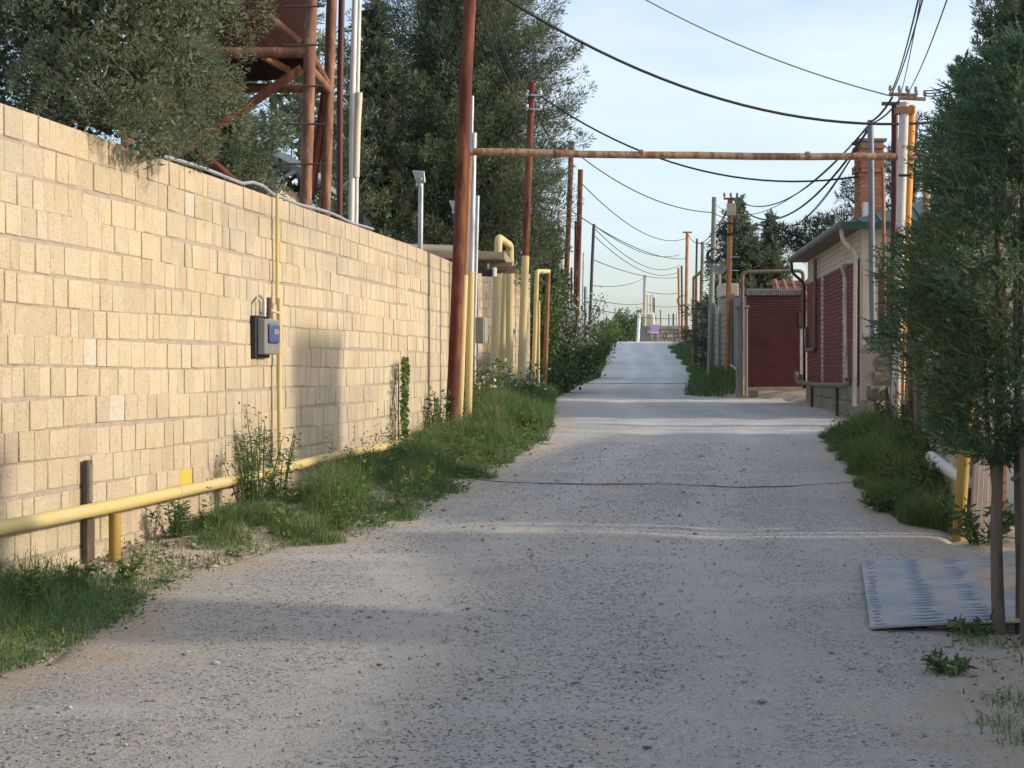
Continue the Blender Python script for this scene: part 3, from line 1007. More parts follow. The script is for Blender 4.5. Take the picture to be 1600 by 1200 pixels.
def yard_light(label, px, ytop, ybase, Y, s=1.):
    x = PX(px, Y)
    zt = PZ(ytop, Y)
    root = thing('floodlight', label, 'lamp', (x, Y, 1.0), 'yard floodlights on grey posts')
    M().tube([(x - .02, Y, .4), (x + .015, Y, zt)], .036 * s, 10).build('post', M_['galv'], root, smooth=True)
    # tilted head
    hx, hz = x - .01, zt + .06
    V = []
    for dy in (-.03, .05):
        for (dx, dz) in ((-.10, .13), (.07, .12), (.09, -.05), (-.03, -.06)):
            V.append((hx + dx * s, Y + dy + (dz * .35), hz + dz * s))
    m = M()
    m.add(V, [(0, 1, 2, 3), (7, 6, 5, 4), (0, 4, 5, 1), (1, 5, 6, 2), (2, 6, 7, 3), (3, 7, 4, 0)])
    m.build('lamp_head', M_['galv'], root, bevel=.008)
    m = M().add([(v[0] * .85 + hx * .15, v[1] - .006, v[2] * .85 + (hz + .035) * .15) for v in V[:4]], [(0, 1, 2, 3)])
    m.build('lamp_glass', M_['clear'], root)
    M().tube([(hx, Y, hz - .1), (hx + .02, Y, hz + .02)], .05 * s, 10).build('swivel', M_['galv'], root, smooth=True)
    return root


yard_light('grey floodlight on a post rising behind the limestone wall top', 656, 287, 380, 20.6)
yard_light('smaller floodlight half hidden behind the tall red pole', 711, 330, 400, 26)

# ------------------------------------------------------------------ water tower
root = thing('water_tower', 'rusty steel water tower with dark red tank behind the wall', 'water tower', (-2.9, 17.6, .1))
yA, yB = 16.5, 18.6
A0, A1 = P(477, 330, yA), P(489, -90, yA)
B0, B1 = P(508, 330, yB), P(521, -90, yB)


def ext(p0, p1, z):
    k = (z - p0.z) / (p1.z - p0.z)
    return p0.lerp(p1, k)


dxl = Vector((-1.95, 0, 0))
legs = [(ext(A0, A1, .0), A1), (ext(B0, B1, .0), B1), (ext(A0, A1, .0) + dxl - Vector((.2, 0, 0)), A1 + dxl), (ext(B0, B1, .0) + dxl - Vector((.2, 0, 0)), B1 + dxl)]
for a, b in legs:
    M().tube([a, a.lerp(b, .5), b], .068, 12).build('leg', M_['towerrust'], root, smooth=True)


def at(leg, z):
    return ext(leg[0], leg[1], z)


for za, (i, j), r in ((5.02, (0, 2), .062), (5.02, (1, 3), .062), (5.02, (0, 1), .055), (5.02, (2, 3), .055), (1.2, (0, 2), .05), (1.2, (1, 3), .05)):
    M().tube([at(legs[i], za), at(legs[j], za)], r, 10).build('beam', M_['towerrust'], root, smooth=True)
M().tube([at(legs[0], 4.85), at(legs[1], 5.0)], .05, 10).build('beam', M_['oxide'], root, smooth=True)
a, b = at(legs[0], 4.86) + Vector((-.08, -.09, 0)), at(legs[2], 3.35) + Vector((0, -.09, 0))
b = a + (b - a) * 1.0
a2, b2 = P(472, 107, yA - .1), P(284, 236, yA - .1)
br_ = M().box(((a2 + b2) / 2), ((a2 - b2).length, .085, .085)).build('brace', M_['redrust'], root)
# rotate the square brace about its own middle
mid = (a2 + b2) / 2 - woff(root)
ang = math.atan2((a2 - b2).z, (a2 - b2).x)
for v in br_.data.vertices:
    q = v.co - mid
    v.co = mid + Vector((q.x * math.cos(ang) - q.z * math.sin(ang), q.y, q.x * math.sin(ang) + q.z * math.cos(ang)))
M().tube([P(262, 196, yB), P(375, 290, yB)], .05, 10).build('brace', M_['redrust'], root, smooth=True)
M().tube([P(420, 25, yA), P(470, 68, yA)], .045, 10).build('brace', M_['towerrust'], root, smooth=True)
M().tube([P(412, 88, yA + .5), P(448, 107, yA + 1.2)], .05, 10).build('brace', M_['oxide'], root, smooth=True)
M().tube([P(484, 312, yB), P(512, 122, yB)], .06, 10).build('brace', M_['redrust'], root, smooth=True)
for py in (13, 73, 137, 196, 258, -40):
    q = P(478, py, yA - .02)
    M().tube([q + Vector((-.24, -.09, 0)), q + Vector((.22, -.09, 0))], .011, 6).build('rung', M_['darkpole'], root, smooth=True)
cx, cy = PX(358, 17.7), 17.7
zt = 5.12
M().tube([(cx, cy, zt), (cx, cy, zt + .015), (cx, cy, zt + 2.6)], [.97, 1.0, 1.0], 40).build('tank', M_['tank'], root, smooth=True)
M().tube([(cx, cy, zt + 1.0), (cx, cy, zt + 1.06)], 1.012, 40).build('tank_seam', M_['tank'], root, smooth=True)
pole('thin_pipe', 'thin dark red pipe standing beside the rusty tower legs', 'pipe', (535, -60), (524, 340), 17.6, .075, M_['darkred'])
GPIPE = 'pale pipes behind the wall beside the tower'
pole('vent_pipe', 'thicker pale grey pipe beside the dark red pipe', 'pipe', (556, -60), (541, 345), 18.8, .075, M_['whitepipe'], GPIPE)
pole('vent_pipe', 'thin pale grey pipe with lagged middle section', 'pipe', (563, -60), (549, 345), 18.9, .055, M_['whitepipe'], GPIPE)
q = bpy.data.objects['vent_pipe.001'] if 'vent_pipe.001' in bpy.data.objects else root
M().tube([P(561, 145, 18.8), P(558, 200, 18.8), P(556, 277, 18.8)], .045, 10).build('lagging', M_['creamwall'], q, smooth=True)

# small white house with arched window behind the trees
Y = 30
root = thing('garden_house', 'cream garden house with arched window and grey roof behind the wall', 'house', (-5, Y, .6))
x0, x1 = PX(396, Y), PX(437, Y)
m = M()
m.box(((x0 + x1) / 2, Y + 2, 2.7), (x1 - x0, 4, 5.2))
m.build('wall', M_['creamwall'], root)
m = M().box((x1 + .75, Y + 3.0, 2.5), (1.5, 2, 4.6))
m.build('porch_shade', M_['dark'], root)  # near-black box paints the shade inside the porch opening
m = M()
xa = PX(411, Y)
arch = [(xa - .09, .8), (xa + .09, .8), (xa + .09, 4.5)] + [(xa + .09 * math.cos(t), 4.5 + .35 * math.sin(t)) for t in np.linspace(0.2, math.pi - .2, 7)] + [(xa - .09, 4.5)]
V = [(p[0], Y - .02, p[1]) for p in arch] + [(p[0], Y + .1, p[1]) for p in arch]
k = len(arch)
m.add(V, [tuple(range(k))[::-1], tuple(range(k, 2 * k))] + [(i, (i + 1) % k, k + (i + 1) % k, k + i) for i in range(k)])
m.build('arched_window', M_['dark'], root)
m = M()
zr = PZ(218, Y)
m.hexa([(x0 - .3, Y - .3, zr), (x1 + .75, Y - .3, zr - .75), (x1 + .75, Y + 4.3, zr - .75), (x0 - .3, Y + 4.3, zr), (x0 - .3, Y - .3, zr + .13), (x1 + .75, Y - .3, zr - .62), (x1 + .75, Y + 4.3, zr - .62), (x0 - .3, Y + 4.3, zr + .13)])
m.build('roof', M_['galv'], root)
M().tube([P(437, 236, Y - .2), P(438, 268, Y - .2)], .03, 8).build('downpipe', M_['dark'], root)
m = M().hexa([P(436, 285, Y - .1), P(470, 265, Y - .1), P(470, 265, Y + 1), P(436, 285, Y + 1), P(436, 278, Y - .1), P(470, 258, Y - .1), P(470, 258, Y + 1), P(436, 278, Y + 1)])
m.build('porch_roof', M_['galv'], root)

# ------------------------------------------------------------------ right side: house
root = thing('brick_house', 'maroon brick house with cream band, green roof and tall chimney', 'house', (6.5, 28, .7))
HA, HB = Vector((6.15, 26.0, 0)), Vector((6.84, 34.0, 0))
hd = (HB - HA).normalized()
hn = Vector((-hd.y, hd.x, 0))      # towards the lane
EZ = 3.93


def hp(s, off, z):
    p = HA + hd * s + hn * off
    return Vector((p.x, p.y, z))


HL = (HB - HA).length


def hbox(m, s0, s1, o0, o1, z0, z1):
    m.hexa([hp(s0, o1, z0), hp(s0, o0, z0), hp(s1, o0, z0), hp(s1, o1, z0), hp(s0, o1, z1), hp(s0, o0, z1), hp(s1, o0, z1), hp(s1, o1, z1)])
    return m


m = hbox(M(), 0, HL, -5.0, 0, .2, EZ)
m.build('wall', M_['cream'], root)
# plinth of blocks
rngp = random.Random(4)
s = 0.02
while s < HL - .1:
    w = rngp.choice((.38, .4, .36))
    for k in range(2):
        m = hbox(M(), s, min(s + w, HL) - .012, .0, .05 + rngp.uniform(0, .008), .60 + .28 * k, .60 + .28 * k + .268)
        m.build('plinth_block', M_['far_stone'], root)
    s += w
m = M()
for k in range(5):
    hbox(m, 0, HL, 0, .012, 3.42 + k * .105, 3.42 + k * .105 + .098)
m.build('siding_board', M_['cream'], root, kind='stuff')
# brick courses in three bays between toothed quoin strips
bays = ((.05, 1.62), (1.86, 4.9), (5.12, HL - .05))
m = M()
for b0, b1 in bays:
    for k in range(29):
        z = 1.18 + k * .077
        s = b0
        odd = k % 2
        L0 = .125 if odd else .25
        while s < b1 - .02:
            e = min(s + L0, b1)
            hbox(m, s, e - .008, 0, .028 + random.uniform(0, .005), z, z + .066)
            s = e
            L0 = .25
m.build('brick_course', M_['brick_red'], root, kind='stuff')
m = M()
for s0 in (1.62, 4.9):
    for k in range(22):
        z = 1.18 + k * .101
        w = .24 if k % 2 else .15
        hbox(m, s0 + .12 - w / 2, s0 + .12 + w / 2, 0, .055, z, z + .085)
    o = m.build('quoin_strip', M_['cream'], root, kind='stuff')
    m = M()
hbox(M(), 0, HL, 0, .006, 1.14, 3.42).build('joint_backing', M_['joint'], root)
# near gable face (towards camera)
gx0, gx1 = HA.x, HA.x + 4.9
perp = Vector((-hn.x, -hn.y, 0))


def gp(t, off, z):
    p = HA + perp * t - hd * off
    return Vector((p.x, p.y, z))


def gbox(m, t0, t1, o0, o1, z0, z1):
    m.hexa([gp(t0, o1, z0), gp(t1, o1, z0), gp(t1, o0, z0), gp(t0, o0, z0), gp(t0, o1, z1), gp(t1, o1, z1), gp(t1, o0, z1), gp(t0, o0, z1)])
    return m


m = M()
for k in range(22):
    z = 1.55 + k * .077
    t = .32
    while t < 2.6:
        e = min(t + (.25 if (k % 2 or t > .35) else .125), 2.6)
        gbox(m, t, e - .008, 0, .025 + random.uniform(0, .004), z, z + .066)
        t = e
m.build('brick_course', M_['brick_red'], root, kind='stuff')
m = M()
for k in range(14):
    gbox(m, .02 + k * .19, .02 + k * .19 + .182, 0, .02, 3.28, EZ)
m.build('siding_board', M_['cream'], root, kind='stuff')
gbox(M(), .04, .30, 0, .03, .6, 3.27).build('corner_strip', M_['cream'], root)
gbox(M(), .36, 1.3, .03, .075, .6, 2.42).build('door', M_['gate_red'], root, bevel=.006)
# eaves, gutter, roof
ov = .32
m = M().hexa([hp(-.3, ov, EZ), hp(-.3, -5.3, EZ), hp(HL + .3, -5.3, EZ), hp(HL + .3, ov, EZ), hp(-.3, ov, EZ + .09), hp(-.3, -5.3, EZ + .09), hp(HL + .3, -5.3, EZ + .09), hp(HL + .3, ov, EZ + .09)])
m.build('soffit', M_['gutter'], root)
M().tube([hp(-.34, ov + .05, EZ + .06), hp(HL + .34, ov + .05, EZ + .06)], .075, 10).build('gutter', M_['gutter'], root, smooth=True)
rz0 = EZ + .092
e00, e01, e10, e11 = hp(-.34, ov + .02, rz0), hp(-.34, -5.34, rz0), hp(HL + .34, ov + .02, rz0), hp(HL + .34, -5.34, rz0)
r0, r1 = hp(2.4, -2.5, rz0 + .95), hp(HL - 2.4, -2.5, rz0 + .95)
m = M()
m.add([e00, e01, e11, e10, r0, r1], [(0, 4, 1), (0, 3, 5, 4), (3, 2, 5), (2, 1, 4, 5), (0, 1, 2, 3)])
rf = m.build('roof', M_['greenroof'], root)
for t in np.linspace(.1, 1.0, 8):
    a = e00.lerp(e01, t * .5)
    k = t
    b = e00.lerp(r0, k)
    mm = M().tube([a + Vector((0, 0, .015)), b + Vector((0, 0, .015))], .02, 6)
    mm.build('roof_rib', M_['greenroof'], rf)
gbox(M(), -.36, 5.3, .31, .36, EZ - .02, EZ + .10).build('fascia', M_['greenroof'], root)
# chimney with individual bricks
cx, cy = PX(1358, 28.6), 28.6
ch = M().box((cx, cy, 5.0), (.45, .45, 1.7)).build('chimney', M_['joint'], root)
bm_ = M().box((0, 0, 0), (.222, .06, .066))
src = None


def chim_brick(c, rz):
    global src
    if src is None:
        mm = M().box((0, 0, 0), (.222, .06, .066))
        me = bpy.data.meshes.new('brick')
        me.from_pydata(mm.v, [], mm.f)
        me.materials.append(M_['brick_orange'])
        src = me
    o = bpy.data.objects.new('brick', src)
    COL.objects.link(o)
    o.parent = ch
    o.location = c - woff(ch)
    o.rotation_euler = (0, 0, rz)


zc = 4.22
k = 0
while zc < 5.80:
    if 5.28 < zc < 5.36:
        off = .06
    elif zc > 5.72:
        off = .05
    else:
        off = .012
    sh = .0 if k % 2 else .058
    for q in (-1, 1):
        chim_brick(Vector((cx + q * .116 + (sh - .029) * .5, cy - .225 - off + .03, zc)), random.uniform(-.01, .01))
        chim_brick(Vector((cx - .225 - off + .03, cy + q * .116, zc)), math.pi / 2 + random.uniform(-.01, .01))
    zc += .076
    k += 1
M().box((cx, cy, 5.87), (.56, .56, .06)).build('chimney_cap', M_['rubble'], ch, bevel=.01)
c = P(1354, 331, 28.1)
M().box((c.x, c.y, c.z), (.15, .12, .34)).build('flue_box', M_['whitepipe'], root, bevel=.008)
q = P(1302, 340, 31.2)
M().tube([(q.x, q.y, 3.9), (q.x, q.y, q.z)], .058, 12).build('vent_pipe', M_['greenroof'], root, smooth=True)
M().tube([(q.x, q.y, q.z - .01), (q.x, q.y, q.z + .05)], .075, 12).build('vent_cap', M_['greenroof'], root, smooth=True)
# downpipes
M().tube(bent([hp(HL + .2, ov + .04, EZ), hp(HL + .2, ov + .02, EZ - .25), hp(HL - .02, .09, EZ - .5), hp(HL - .02, .09, 1.0)], .1), .034, 10).build('downpipe', M_['dark'], root, smooth=True)
M().tube(bent([hp(-.08, ov + .02, EZ), hp(-.08, ov, EZ - .2), hp(.0, .08, EZ - .45), hp(.0, .10, .8)], .1), .038, 10).build('downpipe', M_['palepole'], root, smooth=True)

# gas pipes on the house (own things)
pipe_thing('gas_pipe', 'brownish yellow gas pipe dropping down the house front then turning', 'pipe', [hp(5.9, .09, 3.85), hp(6.0, .09, 1.88), hp(7.6, .09, 1.88), hp(7.7, .09, 2.4)], .04, M_['frame'], .1)
root2 = thing('gas_pipe', 'pale rusty pipe along the foot of the brick house front', 'pipe', hp(3, .3, 1.1))
M().tube(bent([hp(HL + .25, .25, 1.35), hp(HL - .2, .26, 1.15), hp(4, .28, 1.13), hp(.3, .26, 1.16), hp(.1, .15, 1.2)], .2), .05, 10).build('pipe_run', M_['frame'], root2, smooth=True)
for s in (1.15, 5.1):
    M().box(hp(s, .25, .85), (.06, .06, .56)).build('bracket_post', M_['brown'], root2)
pipe_thing('gas_pipe', 'cream gas pipe with bend rising over the house corner', 'pipe', [hp(.45, .17, 1.3), hp(.5, .19, 3.15), hp(.35, .3, 3.35), gp(.45, .28, 3.42), gp(.75, .25, 3.42)], .036, M_['palepole'], .12)

# red gate with corrugated sheet, rusty pipe frame
GY = 36.6
root = thing('metal_gate', 'maroon horizontally ribbed metal gate beside the brick house', 'gate', (6.6, GY, .95))
x0, x1 = PX(1167, GY), PX(1258, GY)
z0, z1 = 1.0, PZ(461, GY)
m = M()
nr_ = 34
V = []
for i in range(nr_ * 4 + 1):
    z = z0 + (z1 - z0) * i / (nr_ * 4)
    dy = (0, .0, -.004, -.004)[i % 4]
    V += [(x0, GY + dy, z), (x1, GY + dy, z)]
m.add(V, [(2 * i, 2 * i + 1, 2 * i + 3, 2 * i + 2) for i in range(nr_ * 4)])
m.build('ribbed_sheet', M_['gate_red'], root)
for x in (x0 + .02, x1 - .02, (x0 + x1) / 2):
    M().box((x, GY + .05, (z0 + z1) / 2), (.05, .05, z1 - z0 + .04)).build('frame_post', M_['darkred'], root)
M().box(((x0 + x1) / 2, GY + .03, z0 - .05), (x1 - x0, .09, .09)).build('bottom_rail', M_['far_stone'], root)
m = M()
for i in range(26):
    m.box((x0 + (x1 - x0) * (i + .5) / 26, GY, z1 + .06), ((x1 - x0) / 26 * .62, .06, .13))
m.build('toothed_cap', M_['concrete'], root, kind='stuff')
M().box(((x0 + x1) / 2, GY + .05, z1 + .08), (x1 - x0, .04, .16)).build('cap_board', M_['far_stone'], root)
pipe_thing('pipe_arch', 'rusty pipe arch standing over the maroon gate', 'pipe', [(PX(1160, 36.2), 36.2, .8), (PX(1160, 36.2), 36.2, PZ(425, 36.2)), (PX(1255, 36.2), 36.2, PZ(423, 36.2)), (PX(1254, 36.2), 36.2, 1.0)], .045, M_['frame'], .14)
c = P(1252, 500, 35.9)
root = thing('meter_cabinet', 'dark brown cabinet beside the maroon gate', 'cabinet', (c.x, c.y, c.z))
M().box(c, (.2, .2, .38)).build('cabinet_body', M_['darkred'], root, bevel=.01)
M().box((c.x, c.y - .105, c.z), (.17, .015, .34)).build('cabinet_door', M_['brown'], root, bevel=.004)
M().box((c.x, c.y, c.z - .75), (.06, .06, 1.15)).build('stand', M_['whiterust'], root)

# gate pier and grey rendered wall, then old block wall up the hill
RW = lambda y: 5.95 + .1045 * (y - 36.6)
root = thing('concrete_wall', 'smooth grey concrete wall beside the maroon gate', 'wall', (RW(40), 40, .9))
m = M()
a, b = Vector((RW(36.85), 36.85, 0)), Vector((RW(52), 52, 0))
m.hexa([a + Vector((0, 0, .5)), a + Vector((.2, 0, .5)), b + Vector((.2, 0, .5)), b + Vector((0, 0, .5)), a + Vector((0, 0, 3.28)), a + Vector((.2, 0, 3.28)), b + Vector((.2, 0, 3.9)), b + Vector((0, 0, 3.9))])
m.build('panel', M_['concrete'], root, bevel=.01)
M().box((PX(1159, 36.4), 36.4, 1.85), (.26, .3, 2.2)).build('pier', M_['concrete'], root, bevel=.015)
M().box((PX(1159, 36.4), 36.4, 2.98), (.32, .36, .06)).build('pier_cap', M_['concrete'], root, bevel=.01)
for yy in (41, 46.5):
    M().box((RW(yy) - .02, yy, 2.1), (.10, .16, 3.0 + .04 * (yy - 36))).build('pilaster', M_['concrete'], root)
M().tube([(RW(38) - .1, 37.8, 1.25), (RW(46) - .1, 46, 1.55)], .04, 8).build('rail', M_['whitepipe'], root, smooth=True)
root = thing('block_wall', 'old weathered block wall climbing beside the lane beyond the concrete wall', 'wall', (RW(60), 60, .9))
rows = M()
y = 52.0
rb = random.Random(9)
while y < 112:
    zb = float(prof(y)) - .1
    zt = zb + 3.0 + (.35 if int(y / 7) % 2 else 0)
    z = zb
    while z < zt - .1:
        L = .42
        yo = y + (.21 if int((z - zb) / .21 + .5) % 2 else 0)
        x = RW(yo)
        rows.box((x + .1 + rb.uniform(-.008, .008), yo, z + .1), (.2, L - .03, .19), -.104)
        z += .21
    y += .42
rows.build('block_courses', M_['far_stone'], root, kind='stuff')
for yy in (57, 64, 72, 81, 90, 100):
    zb = float(prof(yy))
    M().box((RW(yy) - .04, yy, zb + 1.6), (.12, .25, 3.5)).build('pilaster', M_['concrete'], root)
M().box((RW(49), 49.5, 4.05), (.5, 1.6, .42)).build('coping_block', M_['cream'], root, bevel=.02)

# tiled roof house behind the gate
Y = 47
root = thing('tiled_house', 'low house with red tiled roof behind the maroon gate', 'house', (9.4, Y + 3, .9))
M().box((9.8, Y + 3, 2.1), (3.6, 5, 2.6)).build('wall', M_['creamwall'], root)
m = M()
x0 = PX(1218, Y)
za, zb = 3.35, 4.35
m.hexa([(x0, Y, za), (x0 + 4, Y, za), (x0 + 4, Y + 3, zb), (x0 + .3, Y + 3, zb), (x0, Y, za + .08), (x0 + 4, Y, za + .08), (x0 + 4, Y + 3, zb + .08), (x0 + .3, Y + 3, zb + .08)])
rf = m.build('roof', M_['tile_red'], root)
for i in range(13):
    x = x0 + .1 + i * .3
    M().tube([(x, Y - .02, za + .09), (x + .3 * (1 - i / 13), Y + 3, zb + .09)], .06, 6).build('tile_row', M_['tile_red'], rf, smooth=True)
for k in range(5):
    z = za + .1 + (zb - za) * k / 5
    M().box((x0 + 2, Y + 3 * k / 5, z + .02), (4, .05, .04)).build('tile_course', M_['tile_red'], rf)

# rubble buttress
root = thing('rubble_buttress', 'stepped buttress of dark rough stones below the grey pole', 'wall', (5.9, 23.6, .55))
rb = random.Random(12)
BY = 23.6
rowsb = [(.50, 5.58, 6.55), (.74, 5.62, 6.55), (.97, 5.66, 6.55), (1.20, 5.74, 6.55), (1.43, 5.80, 6.6), (1.66, 5.86, 6.6), (1.86, 5.93, 6.6)]
for i, (z, xa, xb) in enumerate(rowsb):
    x = xa
    while x < xb:
        w = rb.uniform(.26, .5)
        h = .225
        V = ICO.copy()
        c = Vector((x + w / 2, BY + rb.uniform(-.03, .03), z + h / 2))
        m = M()
        j = lambda q=.025: rb.uniform(-q, q)
        hx, hy, hz = w / 2 - .006, .2, h / 2 - .004
        V = []
        for zz in (-hz, -hz * .3, hz * .55, hz):
            f = 1.0 if abs(zz) < hz * .9 else .93
            for (sx, sy) in ((-1, -1), (0, -1.05), (1, -1), (1, 1), (0, 1), (-1, 1)):
                V.append((c.x + sx * hx * f + j(.015), c.y + sy * hy * f + j(.035), c.z + zz + j(.012)))
        Fc = [tuple(range(5, -1, -1)), tuple(range(18, 24))]
        for a in range(3):
            for b in range(6):
                Fc.append((a * 6 + b, a * 6 + (b + 1) % 6, a * 6 + 6 + (b + 1) % 6, a * 6 + 6 + b))
        m.add(V, Fc).build('rough_stone', M_['rubble'], root)
        x += w + .008
M().box((6.12, BY + .02, 1.2), (.95, .3, 1.3)).build('core', M_['mortar'], root)

# pole cluster on the right of the lane
GR = 'poles clustered behind the thuja'
pole('steel_pole', 'grey painted pole in front of the brick house corner', 'pole', (1360, 188), (1366, 640), 25.0, .105, M_['greypaint'])
rp, rptop = pole('steel_pole', 'dark maroon pole first in the cluster under the crossarms', 'pole', (1398, 162), (1396, 640), 23.0, .10, M_['darkred'], GR)
wp, wptop = pole('steel_pole', 'white pole with chipped rusty paint reaching the crossarms', 'pole', (1413, 160), (1397, 690), 21.5, .135, M_['whiterust'], GR)
op, optop = pole('steel_pole', 'bright orange pole at the end of the overhead pipe', 'pole', (1424, 165), (1402, 560), 22.6, .145, M_['orange'], GR)
pole('steel_pole', 'thin rusty post standing in front of the house gable', 'pole', (1379, 262), (1386, 560), 25.3, .06, M_['oxide'])
for pyy, x0_, x1_, yy in ((147, 1389, 1432, 22.0), (153, 1404, 1446, 21.8)):
    a, b = P(x0_, pyy, yy), P(x1_, pyy + 2, yy)
    ca = M().tube([a, b], .028, 6).build('crossarm', M_['bar'], wp)
    for t in (.05, .38, .66, .98):
        q = a.lerp(b, t)
        M().tube([q, q + Vector((0, 0, .05)), q + Vector((0, 0, .06)), q + Vector((0, 0, .13))], [.012, .012, .03, .022], 8).build('insulator', M_['grey'], ca, smooth=True)
M().box((wptop.x, wptop.y, wptop.z - .12), (.26, .16, .1)).build('clamp', M_['oxide'], wp)
M().box((rptop.x - .05, rptop.y, rptop.z), (.3, .06, .05)).build('crossarm', M_['darkpole'], rp)
M().tube([P(1404, 274, 21.3), P(1424, 274, 21.3)], .02, 8).build('strap', M_['black'], wp)
pole('steel_pole', 'short grey post beside the chipped white pole', 'pole', (1411, 545), (1409, 660), 20.6, .045, M_['galv'])
for px, lab in ((1421, 'weathered timber post nearer the chipped white pole'), (1434, 'weathered timber post by the block wall')):
    yy = 20.2 if px == 1421 else 18.9
    x = PX(px, yy)
    root = thing('timber_post', lab, 'post', (x, yy, G(x, yy)), 'weathered timber posts')
    M().box((x, yy, G(x, yy) + .55), (.075, .09, 1.5), .1, .9).build('post_shaft', M_['wood'], root, bevel=.008)
    M().tube([(x, yy - .05, 1.5), (x, yy + .05, 1.5)], .02, 8).build('bolt', M_['oxide'], root)

# white pipe, yellow post and planks near the driveway
pa, pb = P(1455, 714, 14.4), P(1502, 748, 12.05)
root = thing('white_pipe', 'thick white pipe running low along the block wall', 'pipe', pa)
M().tube([pa, pb, pb + (pb - pa) * .12], .058, 12).build('pipe_run', M_['whitepipe'], root, smooth=True)
for t in (.06, .9):
    q = pa.lerp(pb, t)
    M().tube([(q.x, q.y, .1), (q.x, q.y, q.z - .04)], .035, 8).build('support_post', M_['galv'], root, smooth=True)
root = thing('steel_post', 'worn yellow post beside the upright planks', 'post', (PX(1498, 11.5), 11.5, .2))
a, b = Vector((PX(1496, 11.5), 11.5, .1)), P(1512, 640, 11.5)
M().tube([a, b], .047, 12).build('shaft', M_['oldyellow'], root, smooth=True)
M().tube([b, b + Vector((0, 0, .05))], .053, 12).build('cap', M_['oldyellow'], root, smooth=True)
M().tube([a + Vector((0, 0, .1)), a + Vector((0, 0, .14))], .07, 12).build('foot_collar', M_['brown'], root, smooth=True)
root = thing('plank_panel', 'upright pinkish grey planks leaning beside the yellow post', 'fence', (PX(1525, 11.7), 11.7, .2))
for i in range(5):
    x = 3.63 + i * .052
    y = 11.62 + i * .03
    m = M()
    lean = .075
    w, d = .044, .022
    zb, zt = .12 + random.uniform(0, .05), 1.45 + random.uniform(-.1, .06)
    m.hexa([(x - w / 2, y - d, zb), (x + w / 2, y - d, zb), (x + w / 2, y + d, zb), (x - w / 2, y + d, zb), (x - w / 2 + lean, y - d, zt), (x + w / 2 + lean, y - d, zt), (x + w / 2 + lean, y + d, zt), (x - w / 2 + lean, y + d, zt)])
    m.build('plank', M_['plank'], root, bevel=.004)
for z in (.35, .85):
    M().box((3.78 + z * .05, 11.75, z), (.3, .02, .06), .5).build('batten', M_['wood'], root)
# white sheet gate seen at the frame edge
root = thing('sheet_gate', 'pale sheet metal gate partly behind the thuja trunks', 'gate', (3.95, 11.1, .2))
a, b = Vector((3.80, 11.25, 0)), Vector((4.9, 8.2, 0))
dd = (b - a).normalized()
nn = Vector((-dd.y, dd.x, 0))
for i in range(6):
    p0 = a + dd * (.54 * i)
    p1 = a + dd * (.54 * i + .53)
    m = M().hexa([p0 + Vector((0, 0, .3)), p0 - nn * .03 + Vector((0, 0, .3)), p1 - nn * .03 + Vector((0, 0, .3)), p1 + Vector((0, 0, .3)), p0 + Vector((0, 0, 1.75)), p0 - nn * .03 + Vector((0, 0, 1.75)), p1 - nn * .03 + Vector((0, 0, 1.75)), p1 + Vector((0, 0, 1.75))])
    m.build('sheet_panel', M_['whitepipe'], root, bevel=.005)
M().tube([a + nn * .1 + Vector((0, 0, 0)), a + nn * .1 + Vector((0, 0, 2.25))], .03, 10).build('hinge_post', M_['galv'], root, smooth=True)
yp = P(1600, 840, 9.9)
M().tube([(yp.x, yp.y, .0), (yp.x + .02, yp.y, .55)], .045, 10).build('stop_post', M_['ypipe'], root, smooth=True)
# near boundary wall outside the frame goes on towards the camera
root = thing('boundary_wall', 'plain pale boundary wall continuing beyond the sheet metal gate', 'wall', (4.9, 6, 0))
m = M().hexa([(4.93, 8.4, -.1), (5.23, 8.4, -.1), (5.0, -8, -.1), (4.7, -8, -.1), (4.93, 8.4, 1.75), (5.23, 8.4, 1.75), (5.0, -8, 1.75), (4.7, -8, 1.75)])
m.build('wall_face', M_['creamwall'], root)
m = M().hexa([(4.89, 8.45, 1.75), (5.28, 8.45, 1.75), (5.05, -8, 1.75), (4.65, -8, 1.75), (4.89, 8.45, 1.81), (5.28, 8.45, 1.81), (5.05, -8, 1.81), (4.65, -8, 1.81)])
m.build('coping', M_['concrete'], root)

# tread plate ramp
A = Vector((1.93, 7.93, 0))
Bp = Vector((2.43, 10.26, 0))
u = Vector((.978, -.21, 0)).normalized()
v = (Bp - A)
vl = v.length
v.normalize()
root = thing('tread_plate', 'worn grey tread plate ramp lying on the lane edge by the gate', 'metal plate', A + Vector((0, 0, .1)))
PW = 1.55


def tp_(s, t, h=0.):
    p = A + u * s + v * t
    p.z = .098 + .07 * s + .022 * t + h + .012 * math.sin(s * 3 + t * 1.3)
    return p


m = M()
NS, NT = 8, 10
V = [tp_(PW * i / NS, vl * j / NT, .0) for j in range(NT + 1) for i in range(NS + 1)] + [tp_(PW * i / NS, vl * j / NT, -.012) for j in range(NT + 1) for i in range(NS + 1)]
Fc = []
nb = (NS + 1) * (NT + 1)
for j in range(NT):
    for i in range(NS):
        q = j * (NS + 1) + i
        Fc.append((q, q + 1, q + NS + 2, q + NS + 1))
        Fc.append((nb + q, nb + q + NS + 1, nb + q + NS + 2, nb + q + 1))
for i in range(NS):
    Fc.append((i + 1, i, nb + i, nb + i + 1))
    q = NT * (NS + 1) + i
    Fc.append((q, q + 1, nb + q + 1, nb + q))
for j in range(NT):
    q = j * (NS + 1)
    Fc.append((q, q + NS + 1, nb + q + NS + 1, nb + q))
    q += NS
    Fc.append((q + NS + 1, q, nb + q, nb + q + NS + 1))
m.add(V, Fc).build('sheet', M_['plate'], root)
